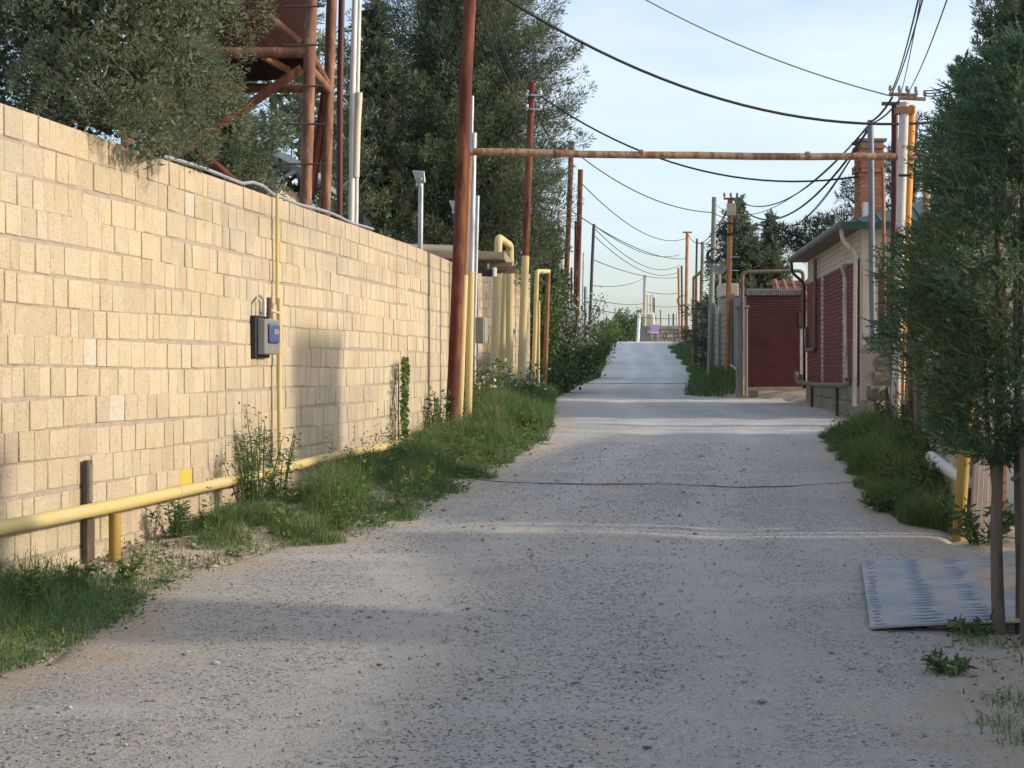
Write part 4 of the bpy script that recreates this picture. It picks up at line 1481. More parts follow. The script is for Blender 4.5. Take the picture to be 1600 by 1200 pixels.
M().hexa([tp_(.3, .1, -.2), tp_(PW, .1, -.3), tp_(PW, vl - .1, -.3), tp_(.3, vl - .1, -.2), tp_(.3, .1, -.013), tp_(PW, .1, -.013), tp_(PW, vl - .1, -.013), tp_(.3, vl - .1, -.013)]).build('packed_soil', M_['dirt'], root)
lens = None
for ci, s0 in enumerate((.05, .31, .57, .83, 1.09, 1.35)):
    for k in range(26):
        t = .05 + (vl - .1) * k / 25
        s = s0 + random.uniform(-.012, .012)
        if (ci >= 3 and 9 < k < 23) or random.random() < .08:
            continue
        if lens is None:
            mm = M()
            L, w, h = .098, .015, .006
            mm.add([(-L, 0, 0), (0, -w, 0), (L, 0, 0), (0, w, 0), (0, 0, h), (-L * .5, 0, h * .8), (L * .5, 0, h * .8)], [(0, 1, 5), (1, 4, 5), (1, 6, 4), (1, 2, 6), (2, 3, 6), (3, 4, 6), (3, 5, 4), (3, 0, 5)])
            lens = bpy.data.meshes.new('tread_bar')
            lens.from_pydata(mm.v, [], mm.f)
            lens.materials.append(M_['tread'])
        o = bpy.data.objects.new('tread_bar', lens)
        COL.objects.link(o)
        o.parent = root
        o.location = tp_(s, t, .001) - root.location
        o.rotation_euler = (0, -.10, math.atan2(u.y, u.x) + random.uniform(-.03, .03))
        sc = random.uniform(.6, 1.2) * (.62 if ci == 0 else 1)
        o.scale = (sc * (.55 if ci == 0 else 1), random.uniform(.8, 1.15), 1)

# ------------------------------------------------------------------ hill poles on the right
GH = 'utility poles climbing the lane side'


def coil(center, rad, root, n=2):
    for k in range(n):
        M().tube(ring(Vector(center) + Vector((.02 * k, .03 * k, .03 * k)), rad * (1 - .1 * k), .018, (0.15, 1, 0), 20), .022, 6, cap=False).build('cable_coil', M_['black'], root, smooth=True)


p1, p1top = pole('utility_pole', 'rusty orange pole with cream box and insulators at its top', 'pole', (1141, 312), (1136, 600), 46, .165, M_['orangerust'], GH)
M().box((p1top.x, 45.8, PZ(329, 46)), (.26, .22, .36)).build('service_box', M_['cream'], p1, bevel=.02)
ca = M().box((p1top.x, 45.9, p1top.z + .02), (.44, .07, .06)).build('crossarm', M_['oxide'], p1)
for t in (-.2, 0, .2):
    M().tube([(p1top.x + t, 45.9, p1top.z + .05), (p1top.x + t, 45.9, p1top.z + .12), (p1top.x + t, 45.9, p1top.z + .2)], [.015, .04, .03], 8).build('insulator', M_['grey'], ca, smooth=True)
coil(P(1139, 358, 45.8), .19, p1)
for py in (402, 423):
    M().box((p1top.x + .1, 45.9, PZ(py, 46)), (.32, .04, .03)).build('step_bracket', M_['galv'], p1)
p2, p2top = pole('concrete_pole', 'greenish concrete pole behind the rusty pole with box', 'pole', (1116, 308), (1108, 560), 56, .22, M_['polecon'], GH, taper=.8)
coil(P(1115, 400, 55.7), .27, p2, 3)
pole('utility_pole', 'short mossy pole by the old block wall', 'pole', (1098, 378), (1093, 540), 72, .17, M_['polecon'], GH)
pole('utility_pole', 'thin dark pole by the old block wall', 'pole', (1089, 373), (1086, 540), 82, .12, M_['darkpole'], GH)
p3, p3top = pole('utility_pole', 'slim rusty pole with a small crossarm at the hill crest', 'pole', (1074, 363), (1071, 540), 98, .22, M_['orangerust'], GH)
M().box((p3top.x, 98, p3top.z), (.6, .1, .1)).build('crossarm', M_['oxide'], p3)
p4, p4top = pole('utility_pole', 'distant rusty pole just past the hill crest', 'pole', (1060, 418), (1062, 540), 128, .2, M_['orangerust'], GH)
p5, p5top = pole('utility_pole', 'distant dark pole with a cable coil past the crest', 'pole', (1065, 415), (1066, 540), 126, .17, M_['darkpole'], GH)
coil(P(1066, 470, 125.7), .45, p5)
pipe_thing('pipe_arch', 'rusty pipe frame against the old block wall', 'pipe', [(PX(1083, 78), 78, 1.3), (PX(1084, 78), 78, PZ(434, 78)), (PX(1096, 72), 72, PZ(424, 72)), (PX(1095, 72), 72, 1.0)], .08, M_['oxide'], .1)
# equipment on the concrete wall: dish and boxes
c = P(1124, 420, 53)
root = thing('satellite_dish', 'tilted grey satellite dish above the concrete wall', 'dish', c)
V = [tuple(c)]
nrm = Vector((-.3, -1, .45)).normalized()
uu = nrm.orthogonal().normalized()
ww = nrm.cross(uu)
m = M()
rg = 12
V = [c + nrm * (-.08)]
for rr_, dd_ in ((.13, -.04), (.25, .02)):
    for i in range(rg):
        t = 2 * math.pi * i / rg
        V.append(c + (uu * math.cos(t) + ww * math.sin(t)) * rr_ + nrm * dd_)
Fc = [(0, 1 + i, 1 + (i + 1) % rg) for i in range(rg)] + [(1 + i, 1 + rg + i, 1 + rg + (i + 1) % rg, 1 + (i + 1) % rg) for i in range(rg)]
m.add(V, Fc).build('reflector', M_['concrete'], root, smooth=True)
M().tube([c - nrm * .08, c - nrm * .2, Vector((c.x, c.y + .1, 3.4))], .03, 6).build('mast', M_['galv'], root)
M().tube([c + ww * -.24, c + nrm * .3], .015, 6).build('feed_arm', M_['galv'], root)
M().box(c + nrm * .3, (.06, .08, .06)).build('receiver', M_['white'], root)

# ------------------------------------------------------------------ beyond the crest
Y = 126
root = thing('field_gate', 'white pipe gateway frame beyond the crest', 'gate', (PX(1000, Y), Y, 3.4))
M().tube([P(996, 545, Y), P(999, 490, Y), P(1020, 490, Y), P(1022, 515, Y)], .12, 8).build('frame', M_['white'], root, smooth=True)
M().box((PX(1003, Y), Y + .3, 4.2), (1.0, .1, 1.6)).build('gate_leaf', M_['greypaint'], root)
for lab, t_, b_, d_, mt in (('tall pale leaning pole at the crest gateway', (1008, 430), (1006, 545), .3, 'palepole'), ('pale second pole leaning on the gateway pole', (1006, 445), (1008, 545), .22, 'white')):
    pole('concrete_pole', lab, 'pole', t_, b_, 127, d_, M_[mt], GC)
root = thing('hut', 'small unfinished cream hut beyond the crest', 'hut', (PX(1018, 131), 131, 3.4))
M().box((PX(1017, 131), 132, 4.6), (1.0, 2, 3.0)).build('wall', M_['creamwall'], root)
for px in (1011, 1016, 1020):
    M().box((PX(px, 130.7), 130.7, 5.8), (.1, .1, 4.2)).build('post', M_['palepole'], root)
M().box((PX(1016, 130.6), 130.6, 6.1), (.8, .08, .12)).build('beam', M_['palepole'], root)
c = P(1023, 514, 124)
root = thing('sign_board', 'small purple sign board by the rough stone bank beyond the crest', 'sign', c)
M().box(c, (.7, .06, .72)).build('board', M_['purple'], root)
M().box((c.x, c.y - .035, c.z - .33), (.70, .02, .06)).build('border', M_['white'], root)
for s in (-.25, .25):
    M().box((c.x + s, c.y + .05, c.z - .6), (.06, .06, 1.3)).build('post', M_['galv'], root)
root = thing('stone_bank', 'rough brown rubble wall beyond the crest', 'wall', (13, 128, 3.4))
rb = random.Random(5)
x = 11.6
m = M()
m.box((13.4, 128.4, 4.0), (3.8, .5, 1.9))
m.build('core', M_['rubble'], root)
st = M()
for k in range(5):
    x = 11.5
    while x < 15.2:
        w = rb.uniform(.25, .6)
        st.box((x + w / 2, 128.1 + rb.uniform(-.06, .06), 3.3 + k * .36 + .17), (w - .04, .35, .32), rb.uniform(-.1, .1), .92)
        x += w
st.build('stones', M_['far_stone'], root, kind='stuff')
for px, pt, d_, mt, lab in ((1022, 465, .14, 'darkpole', 'dark post standing by the cream hut'), (1032, 484, .12, 'greypaint', 'grey post behind the purple sign'), (1045, 490, .12, 'greypaint', 'dark grey post behind the brown rubble wall'),
                            (1052, 490, .16, 'gate_red', 'reddish post behind the brown rubble wall'), (1058, 489, .16, 'whitepipe', 'pale post behind the brown rubble wall'), (948, 494, .14, 'darkpole', 'dark post among the distant green trees')):
    pole('fence_post', lab, 'post', (px, pt), (px, 545), 135, d_, M_[mt], 'posts beyond the crest')


# ------------------------------------------------------------------ wires
def wire(label, a, b, sag, r=.012, mat='black', group='overhead wires'):
    a, b = Vector(a), Vector(b)
    n = 22
    pts = []
    for i in range(n + 1):
        t = i / n
        p = a.lerp(b, t)
        p.z -= sag * 4 * t * (1 - t)
        pts.append(p)
    o = M().tube(pts, r, 5, cap=False).build('overhead_wire', M_[mat], origin=a, smooth=True)
    return props(o, label, 'wire', group)


wire('thick black cable crossing the sky from the tall red pole to the thuja', P(760, -22, 20.4), P(1470, 190, 22), .62, .021)
wire('thin grey wire crossing highest above the lane to the crossarms', P(820, -120, 26), P(1392, 150, 22), .35, .011, 'grey')
wire('cable from the yellow based pole to the brick house chimney', P(830, 140, 31), P(1340, 276, 28.4), .72, .019)
wire('wire from the tall red pole to the upper bracket of the yellow based pole', P(742, -50, 20.4), P(830, 150, 31), .25, .014)
wire('wire from the tall red pole to the lower bracket of the yellow based pole', P(738, -20, 20.4), P(830, 172, 31), .35, .014)
wire('cable linking the yellow based pole to the shrub pole', P(831, 150, 31), P(893, 240, 50), .5, .014)
wire('cable from the shrub pole across the lane to the rusty pole with box', pl3top + Vector((0, 0, -.2)), P(1116, 332, 56), .5, .02)
wire('cable continuing from the concrete pole towards the brick house', P(1116, 334, 55.8), P(1335, 376, 33), .2, .016)
wire('wire from the thick rusty pole to the crest pole crossarm', P(907, 285, 55), P(1073, 372, 98), .9, .02)
wire('wire from the shrub pole to the crest pole shaft', P(893, 330, 50), P(1073, 404, 98), .5, .02)
for k, (y0, y1, sg) in enumerate(((352, 398, .7), (356, 414, 1.1), (368, 424, 1.0))):
    wire(('highest', 'middle', 'lowest')[k] + ' of three wires fanning from the thin bank pole to the crest poles', P(928, y0, 74), P(1062, y1, 127), sg, .022)
wire('long wire from the bank pole low over the crest to distant poles', P(925, 405, 74), P(1060, 433, 127), .4, .022)
wire('faint wire from the bank pole to the gateway pole top', P(925, 446, 74), P(1007, 434, 127), .3, .02)
wire('faint wire from the bank pole to the gateway pole middle', P(922, 466, 74), P(1007, 474, 127), .2, .022)
wire('dark low wire passing from the bank to the gateway pole', P(918, 480, 76), P(1062, 497, 127), .25, .024)
wire('short wire from the gateway pole to the distant rusty pole', P(1008, 455, 127), P(1061, 458, 128), .15, .024)
wire('low short wire between the hut and the distant rusty pole', P(1012, 476, 127), P(1061, 478, 128), .15, .02)
# bundle from the cluster towards the camera and on to the hill pole
ca0 = P(1392, 150, 22)
for k, (px, py, yy, rr_) in enumerate(((1462, -80, 11, .008), (1456, -90, 11.2, .005), (1450, -70, 11.5, .008))):
    wire(('thick outer', 'thin middle', 'thick inner')[k] + ' cable of the bundle rising steeply from the crossarms towards the camera', ca0 + Vector((.01 * k, 0, .05 * k)), P(px, py, yy), .12, rr_)
wire('thin cable rising to the camera from the middle of the crossarms', P(1408, 145, 22), P(1452, -80, 11.5), .08, .006)
wire('lone cable rising towards the camera from the far crossarm end', P(1420, 143, 22), P(1510, -90, 11), .1, .007)
for k in range(3):
    wire(('top', 'middle', 'bottom')[k] + ' of three wires running from the crossarm end over the thuja top', P(1446, 142 + 4 * k, 21.8), P(1640, -2 + 12 * k, 14), .22, .009)
wire('cable from the crossarms down to the grey pole head', P(1394, 152, 22), P(1361, 190, 25), .05, .018)
wire('second cable from the crossarms down to the grey pole head', P(1405, 156, 22), P(1361, 193, 25), .06, .014)
g0 = P(1360, 192, 25)
wire('upper cable sagging from the grey pole to the rusty pole with box', g0, P(1143, 308, 46), .75, .016)
wire('middle cable sagging from the grey pole to the rusty pole with box', g0 + Vector((0, 0, -.06)), P(1146, 312, 46), 1.05, .022)
wire('faint cable sagging from the grey pole to the concrete pole', g0 + Vector((0, 0, -.03)), P(1116, 318, 56), .9, .012, 'grey')
wire('cable falling from the grey pole behind the house roof', g0, P(1222, 352, 48), .55, .014)
wire('second cable falling from the grey pole behind the house roof', g0 + Vector((0, 0, -.04)), P(1205, 352, 60), .75, .011)
wire('cable from the rusty pole with box back to the crest pole', P(1141, 318, 46), P(1075, 366, 98), .9, .02)
wire('second cable from the rusty pole with box to the dark pole', P(1139, 322, 46), P(1089, 376, 82), .6, .018)


# ------------------------------------------------------------------ foliage
def profile_r(tab, h):
    a = np.array(tab)
    return np.interp(h, a[:, 0], a[:, 1])


def conifer(label, base, tab, n_clump, n_spray, sprayL, sprayW, mat, cat='tree', name='cypress_tree', seed=0, group=None, clump=.28, up=.35, trunk_r=.14, lean=(0, 0), ymin=None, ztrunk=0., side=None, limbs=14, uneven=.22, inner=.55, shift=0., elong=1.35, core=(0, .3, .12), lobes=False, corer=.68, sep=0):
    """tab: (height above base, radius). Crown of many small sprays gathered in clumps."""
    global rng
    keep_rng = rng
    rng = np.random.default_rng(seed + 100)
    base = Vector(base)
    H = tab[-1][0]
    root = thing(name, label, cat, base, group)
    tr = [base + Vector((lean[0] * t * t, lean[1] * t * t, H * .93 * t - (.3 if t == 0 else 0))) for t in np.linspace(0, 1, 7)]
    M().tube(tr, [trunk_r * (1 - .88 * t) for t in np.linspace(0, 1, 7)], 10).build('trunk', M_['bark'], root, smooth=True)
    lm = M()
    h0 = tab[0][0]
    for i in range(limbs):
        h = h0 + (H - h0) * (i + .5) / limbs * .9
        an = i * 2.4 + seed
        rad = profile_r(tab, h) * .8
        p0 = base + Vector((shift + lean[0] * (h / H) ** 2, lean[1] * (h / H) ** 2, h - rad * .25))
        p1 = p0 + Vector((math.cos(an) * rad * .5, math.sin(an) * rad * .5, rad * .15))
        p2 = p0 + Vector((math.cos(an) * rad, math.sin(an) * rad, rad * .45))
        lm.tube([p0, p1, p2], [trunk_r * .35, trunk_r * .22, trunk_r * .1], 6)
    lm.build('limbs', M_['bark'], root, smooth=True, kind='stuff')
    # clumps
    hh = np.linspace(h0, H, 200)
    wgt = profile_r(tab, hh) + .08
    cdf = np.cumsum(wgt) / wgt.sum()
    h = np.interp(rng.random(n_clump), cdf, hh)
    an = rng.uniform(0, 2 * math.pi, n_clump)
    rad = profile_r(tab, h)
    irr = 1 + uneven * (np.sin(an * 3 + h * 1.7 + seed) * .5 + np.sin(an * 5 - h * 2.9 + seed * 2) * .3 + np.sin(h * 4.1 + an * 2) * .35)
    u_ = rng.random(n_clump)
    rf = inner + (1 - inner) * np.sqrt(u_)
    rr_ = rad * irr * rf
    cs = clump * rng.uniform(.65, 1.25, n_clump) * np.clip(rad / (rad.max() + 1e-6) * 1.3 + .25, .3, 1.)
    C = np.stack([base.x + shift + lean[0] * (h / H) ** 2 + np.cos(an) * rr_, base.y + lean[1] * (h / H) ** 2 + np.sin(an) * rr_, base.z + h], 1)
    ax = unit(np.stack([np.cos(an), np.sin(an), np.full(n_clump, up) + rng.normal(0, .3, n_clump)], 1) + rng.normal(0, .25, (n_clump, 3)))
    if ymin is not None:
        k = ymin(C)
        C, ax, cs = C[k], ax[k], cs[k]
    if sep:        # keep the tufts apart so that gaps stay between them
        keep_ = []
        for i in range(len(C)):
            if all(((C[i] - C[j]) ** 2).sum() > (sep * .5 * (cs[i] + cs[j])) ** 2 for j in keep_):
                keep_.append(i)
        C, ax, cs = C[keep_], ax[keep_], cs[keep_]
    nc = len(C)
    T = nc * n_spray
    ci = np.repeat(np.arange(nc), n_spray)
    tt = rng.random(T) ** 1.15
    along = (tt * 1.75 - .6) * elong
    wid = (1 - tt) ** .55 * .62 + .07
    rv = unit(rng.normal(0, 1, (T, 3))) * (rng.random(T) ** .45)[:, None]
    A_ = ax[ci]
    Pb = C[ci] + A_ * (along * cs[ci])[:, None] + (rv - A_ * (rv * A_).sum(1)[:, None]) * (wid * cs[ci])[:, None]
    D = unit(A_ * .75 + rv * .8 + np.array([0, 0, up * .5]) + rng.normal(0, .30, (T, 3)))
    if lobes:      # rounded tufts: sprays bristle from the outside of each tuft
        rv = unit(rng.normal(0, 1, (T, 3)) + A_ * .45) * (.5 + .5 * rng.random(T) ** .5)[:, None]
        Pb = C[ci] + rv * cs[ci][:, None]
        D = unit(rv + A_ * .35 + np.array([0, 0, up * .5]) + rng.normal(0, .22, (T, 3)))
    L = sprayL * rng.uniform(.6, 1.35, T)
    W = sprayW * rng.uniform(.6, 1.3, T)
    V = kites(Pb, D, L, W)
    if core[0]:
        nk = core[0]
        h = np.interp(rng.random(nk), cdf, hh)
        an = rng.uniform(0, 2 * math.pi, nk)
        r_ = profile_r(tab, h) * corer * np.sqrt(rng.random(nk))
        Pc = np.stack([base.x + shift + lean[0] * (h / H) ** 2 + np.cos(an) * r_, base.y + lean[1] * (h / H) ** 2 + np.sin(an) * r_, base.z + h], 1)
        if ymin is not None:
            Pc = Pc[ymin(Pc)]
            nk = len(Pc)
        V = np.concatenate([V, kites(Pc, unit(rng.normal(0, 1, (nk, 3)) + np.array([0, 0, .4])), core[1] * rng.uniform(.6, 1.3, nk), core[2] * rng.uniform(.6, 1.3, nk))])
    leaf_obj('crown', V, mat, root)
    rng = keep_rng
    return root


# near cypress, bulging over the limestone wall
tabN = [(2.68, .34), (2.9, .55), (3.1, .68), (3.5, .78), (3.95, 1.0), (4.6, 1.22), (5.5, 1.25), (6.5, .95), (7.6, .2)]


def over_wall(C):
    # nothing inside or in front of the wall below its top; boughs may hang just over the top
    d = C[:, 0] - WX(C[:, 1])
    return ~(((d > -.46) & (d < .10) & (C[:, 2] < 3.2)) | ((d >= .10) & (C[:, 2] < 2.95)))


conifer('broad grey green cypress bulging over the top of the limestone wall', (-3.32, 10.6, .2), tabN, 1500, 700, .030, .0074, M_['cypress'], seed=1, clump=.185, shift=.37, lobes=True, corer=.80, sep=1.35, ymin=over_wall, up=.42, trunk_r=.13, uneven=.20, inner=.84, lean=(.4, 0), core=(34000, .085, .032))
conifer('second grey green cypress at the frame edge behind the wall top', (-4.25, 11.0, .2), [(2.5, .4), (3.0, .8), (3.6, 1.05), (4.4, 1.2), (5.4, 1.15), (6.4, .8), (7.4, .15)], 800, 260, .042, .012, M_['cypress'], seed=31, clump=.20, lobes=True, corer=.8, sep=1.25, ymin=over_wall, up=.42, trunk_r=.12, inner=.84, core=(12000, .1, .04))
# tall cypress beside the tower
tabB = [(2.2, .4), (2.9, 1.2), (3.6, 1.7), (5.0, 2.1), (6.5, 2.12), (8.0, 2.0), (9.5, 1.75), (11.0, 1.5), (12.5, 1.0), (14.2, .15)]
conifer('huge dark cypress filling the view behind the tall red pole', (PX(726, 38), 38, .7), tabB, 1500, 330, .125, .023, M_['cypressfar'], seed=2, clump=.70, up=.55, elong=1.45, sep=.50, trunk_r=.3, uneven=.30, limbs=22, inner=.62, core=(26000, .30, .09))
tabS = [(1.2, .6), (3, .8), (5, .8), (7, .6), (8.4, .35), (9.7, .08)]
conifer('slender pointed cypress between the pale pipes and the huge cypress', (PX(584, 36), 36, .7), tabS, 300, 150, .13, .027, M_['cypressfar'], seed=3, clump=.36, up=.5, core=(3000, .45, .18))
tabT = [(.8, .6), (2, 1.0), (3.5, 1.12), (4.8, .95), (6, .6), (7, .15)]
conifer('dark cypress behind the tower diagonal brace', (PX(318, 25), 25, .5), tabT, 380, 150, .10, .024, M_['cypressfar'], seed=4, clump=.36, up=.4, core=(3500, .4, .16))
tabU = [(.8, .8), (2.5, 1.5), (4.5, 1.6), (6.5, 1.3), (8.5, .8), (9.5, .2)]
conifer('loose dark cypress seen between the tower legs', (PX(470, 34), 34, .6), tabU, 230, 120, .14, .03, M_['cypressfar'], seed=5, clump=.42, up=.4, uneven=.35, core=(1200, .45, .16))
tabV = [(.3, .5), (1.5, .8), (3.0, .7), (4.6, .45), (5.6, .1)]
conifer('narrow cypress showing beneath the huge crown behind the low wall', (PX(852, 48), 48, .8), [(a * .95, b) for a, b in tabV], 150, 70, .17, .036, M_['cypressfar'], seed=6, core=(1200, .5, .2), clump=.35, up=.6)
# distant group behind the gate
GD = 'distant cypresses behind the maroon gate'
conifer('layered conical cedar behind the rusty pole with box', (PX(1155, 66), 66, 1.0), [(.5, 1.6), (2.5, 1.75), (4.5, 1.25), (6.5, .65), (8.0, .12)], 340, 60, .24, .05, M_['cypressfar'], seed=7, core=(1200, .5, .2), group=GD, clump=.45, up=.05, uneven=.3)
conifer('low rounded cypress between the cedar and the column cypress', (PX(1180, 68), 68, 1.0), [(.5, 1.2), (2.5, 1.3), (4.5, .85), (5.8, .15)], 220, 60, .24, .05, M_['cypressfar'], seed=8, core=(1200, .5, .2), group=GD, clump=.42, up=.3, uneven=.3)
conifer('upright column cypress with two points behind the gate', (PX(1205, 66), 66, 1.0), [(.5, .9), (2.5, .9), (4.3, .65), (5.5, .5), (7.2, .08)], 260, 60, .22, .045, M_['cypressfar'], seed=9, core=(1200, .5, .2), group=GD, clump=.34, up=.8)
# dark cypress at the frame edge behind the thuja
conifer('tall dark cypress rising behind the bright thuja top', (PX(1598, 44), 44, .9), [(2.0, 1.2), (5, 1.5), (8, 1.45), (11, 1.2), (13.8, .1)], 420, 130, .17, .036, M_['cypressfar'], seed=10, core=(2500, .5, .2), clump=.45, up=.9)
conifer('small dark cypress tip beside the thuja top', (PX(1507, 44), 44, .9), [(2.0, .6), (5, .75), (8.0, .6), (9.9, .08)], 200, 110, .17, .036, M_['cypressfar'], seed=11, core=(1000, .4, .16), clump=.35, up=.9)


# pines: loose tufted crowns
def pine(label, base, clumps, seed, L=.2, W=.02, per=150):
    global rng
    keep_rng = rng
    rng = np.random.default_rng(seed)
    base = Vector(base)
    root = thing('pine_tree', label, 'tree', base, 'loose pines behind the brick house')
    topc = Vector(clumps[0][0])
    M().tube([base, base.lerp(topc, .5) + Vector((.1, 0, 0)), topc], [.16, .1, .04], 8).build('trunk', M_['bark'], root, smooth=True)
    lm = M()
    Vs = []
    for c, r in clumps:
        c = Vector(c)
        s = base.lerp(topc, min(.9, max(.35, (c.z - base.z) / (topc.z - base.z + .01) - .2)))
        lm.tube([s, (s + c) / 2 + Vector((0, 0, .08)), c], [.05, .035, .015], 6)
        n = int(per * (r / .5) ** 1.6) + 30
        q = unit(rng.normal(0, 1, (n, 3))) * (rng.random(n) ** .5)[:, None] * np.array([r, r, r * .75])
        Pb = np.array(c) + q
        D = unit(q / r + np.array([0, 0, .35]) + rng.normal(0, .45, (n, 3)))
        for k in range(3):
            Dk = unit(D + rng.normal(0, .3, (n, 3)))
            Vs.append(kites(Pb, Dk, L * rng.uniform(.6, 1.2, n), W * rng.uniform(.7, 1.3, n)))
    lm.build('limbs', M_['bark'], root, smooth=True, kind='stuff')
    leaf_obj('crown', np.concatenate(Vs), M_['pine'], root)
    rng = keep_rng


Y = 40
pine('bushy dark pine behind the sloping house eaves', (PX(1290, Y), Y, .9),
     [(P(px, py, Y + dy), r) for px, py, r, dy in ((1318, 345, .42, 0), (1300, 352, .5, .3), (1275, 365, .55, -.2), (1250, 378, .42, .2), (1232, 372, .28, 0), (1222, 358, .18, .1), (1268, 392, .5, 0), (1290, 385, .55, .3), (1310, 378, .5, 0), (1330, 370, .5, .2), (1262, 352, .2, 0), (1245, 362, .25, .1), (1282, 348, .22, 0), (1240, 390, .3, 0))], 21)
Y = 38
pine('taller dark pine behind the chimney and pole cluster', (PX(1400, Y), Y, .9),
     [(P(px, py, Y + dy), r) for px, py, r, dy in ((1432, 190, .3, 0), (1428, 225, .4, .2), (1438, 250, .4, 0), (1400, 240, .28, 0), (1390, 265, .35, 0), (1330, 290, .25, 0), (1325, 308, .3, .2), (1340, 330, .35, 0), (1400, 290, .45, 0), (1385, 320, .5, .3), (1415, 300, .5, 0), (1430, 290, .45, .2), (1390, 350, .5, 0), (1440, 330, .5, 0))], 22)

# ---- thuja in front: flat feathery fronds
root = thing('thuja_tree', 'feathery green thuja with slim bare trunks at the lane edge', 'tree', (2.62, 7.75, .1))
rngk = rng
rng = np.random.default_rng(55)
tb = Vector((2.60, 7.72, 0))
for (x0, y0, x1, y1, r, zt) in ((2.575, 7.80, 2.60, 7.85, .036, 2.4), (2.625, 7.50, 2.60, 7.62, .022, 2.2), (2.70, 7.85, 2.75, 7.95, .026, 3.0), (2.645, 7.95, 2.55, 8.0, .018, 2.0), (2.68, 7.62, 2.8, 7.7, .02, 2.3)):
    pts = [Vector((x0, y0, -.1))] + [Vector((x0 + (x1 - x0) * t + .012 * math.sin(t * 9 + x0 * 40), y0 + (y1 - y0) * t, .05 + (zt - .05) * t)) for t in np.linspace(0, 1, 9)]
    M().tube(pts, [r * 1.15] + [r * (1 - .6 * t) for t in np.linspace(0, 1, 9)], 10).build('trunk', M_['bark'], root, smooth=True)
# crown silhouette (height, radius, centre x)
tabR = np.array([(.98, .10, 2.66), (1.06, .36, 2.68), (1.25, .46, 2.66), (1.45, .50, 2.66), (1.65, .58, 2.64), (1.95, .60, 2.64), (2.15, .54, 2.66), (2.4, .45, 2.67), (2.7, .45, 2.68), (2.9, .34, 2.72), (3.1, .23, 2.74), (3.25, .05, 2.74)])
NF = 13500
hh = np.linspace(.98, 3.25, 200)
wg = np.interp(hh, tabR[:, 0], tabR[:, 1]) + .03
h = np.interp(rng.random(NF), np.cumsum(wg) / wg.sum(), hh)
an = rng.uniform(0, 2 * math.pi, NF)
rad = np.interp(h, tabR[:, 0], tabR[:, 1]) * (1 + .20 * np.sin(an * 4 + h * 5) + .14 * np.sin(h * 13 + an * 2))
rr_ = rad * (.35 + .65 * np.sqrt(rng.random(NF)))
cxs = np.interp(h, tabR[:, 0], tabR[:, 2])
C0 = np.stack([cxs + np.cos(an) * rr_, 7.8 + np.sin(an) * rr_, h], 1)
out_ = np.stack([np.cos(an), np.sin(an), np.full(NF, .55)], 1)
D0 = unit(out_ * .8 + rng.normal(0, .40, (NF, 3)))
Sx = np.cross(D0, rng.normal(0, 1, (NF, 3)))
Sx = unit(Sx)
gap = np.sin(C0[:, 0] * 9 + C0[:, 2] * 4) * np.sin(C0[:, 2] * 11 - C0[:, 1] * 7) + .5 * np.sin(C0[:, 0] * 23 + C0[:, 2] * 17)
kk = gap + rng.normal(0, .3, NF) > -.85
C0, D0, Sx = C0[kk], D0[kk], Sx[kk]
NF = len(C0)
FL = rng.uniform(.06, .135, NF)
Vs = []
NL = 5
for k in range(NL):
    t = (k + .3) / NL
    for sgn in (-1, 1):
        Pb = C0 + D0 * (FL * t)[:, None]
        D = unit(D0 * .75 + Sx * (sgn * .75) * 1.0 + rng.normal(0, .12, (NF, 3)))
        ll = FL * (.40 * (1 - t * .75)) * rng.uniform(.7, 1.2, NF)
        Vs.append(kites(Pb, D, ll, np.maximum(.006, ll * .24)))
Vs.append(kites(C0, D0, FL * 1.15, np.full(NF, .010)))
# visible tips sticking out to make a ragged outline
leaf_obj('crown', np.concatenate(Vs), M_['thuja'], root)
lm = M()
for i in range(26):
    h_ = 1.1 + 1.9 * i / 26
    a_ = i * 2.4
    r_ = float(np.interp(h_, tabR[:, 0], tabR[:, 1])) * .85
    cx_ = float(np.interp(h_, tabR[:, 0], tabR[:, 2]))
    p0 = Vector((cx_ - .03, 7.8, h_ - .2))
    lm.tube([p0, p0 + Vector((math.cos(a_) * r_ * .5, math.sin(a_) * r_ * .5, .12)), p0 + Vector((math.cos(a_) * r_, math.sin(a_) * r_, .3))], [.012, .008, .004], 5)
lm.build('limbs', M_['wood'], root, smooth=True, kind='stuff')
rng = rngk


# ------------------------------------------------------------------ grass
def blades(name, X, Y, H, W, mat, label, lean=.45, zoff=0.):
    n = len(X)
    Z = gz(X, Y) + zoff
    a = rng.uniform(0, 2 * math.pi, n)
    dx, dy = np.cos(a), np.sin(a)
    b = rng.uniform(0, 2 * math.pi, n)
    ln = H * lean * rng.random(n) ** .7
    px, py = np.cos(b) * ln, np.sin(b) * ln
    p0 = np.stack([X, Y, Z - .02], 1)
    s = np.stack([dx, dy, np.zeros(n)], 1) * (W / 2)[:, None]
    mid = p0 + np.stack([px * .38, py * .38, H * .60], 1)
    tip = p0 + np.stack([px * 1.25, py * 1.25, H * (1 - .25 * (ln / (H * lean + 1e-6)))], 1)
    V = np.stack([p0 - s, p0 + s, mid + s * .8, mid - s * .8, tip], 1).reshape(-1, 3)
    base = np.arange(n) * 5
    lo = np.concatenate([np.stack([base, base + 1, base + 2, base + 3], 1), np.stack([base + 3, base + 2, base + 4], 1)], 1).reshape(-1)
    sizes = np.tile([4, 3], n)
    o = place_np(name, V, lo, sizes, mat)
    return props(o, label, kind='stuff')


def clumpy(n, x, y, sc=1.7, thr=.0):
    v = np.sin(x * 3.1 * sc + y * 1.3) * np.sin(y * 2.3 * sc - x * .7) + .6 * np.sin(x * 7.7 + y * 5.1) + rng.normal(0, .35, n)
    return v > thr


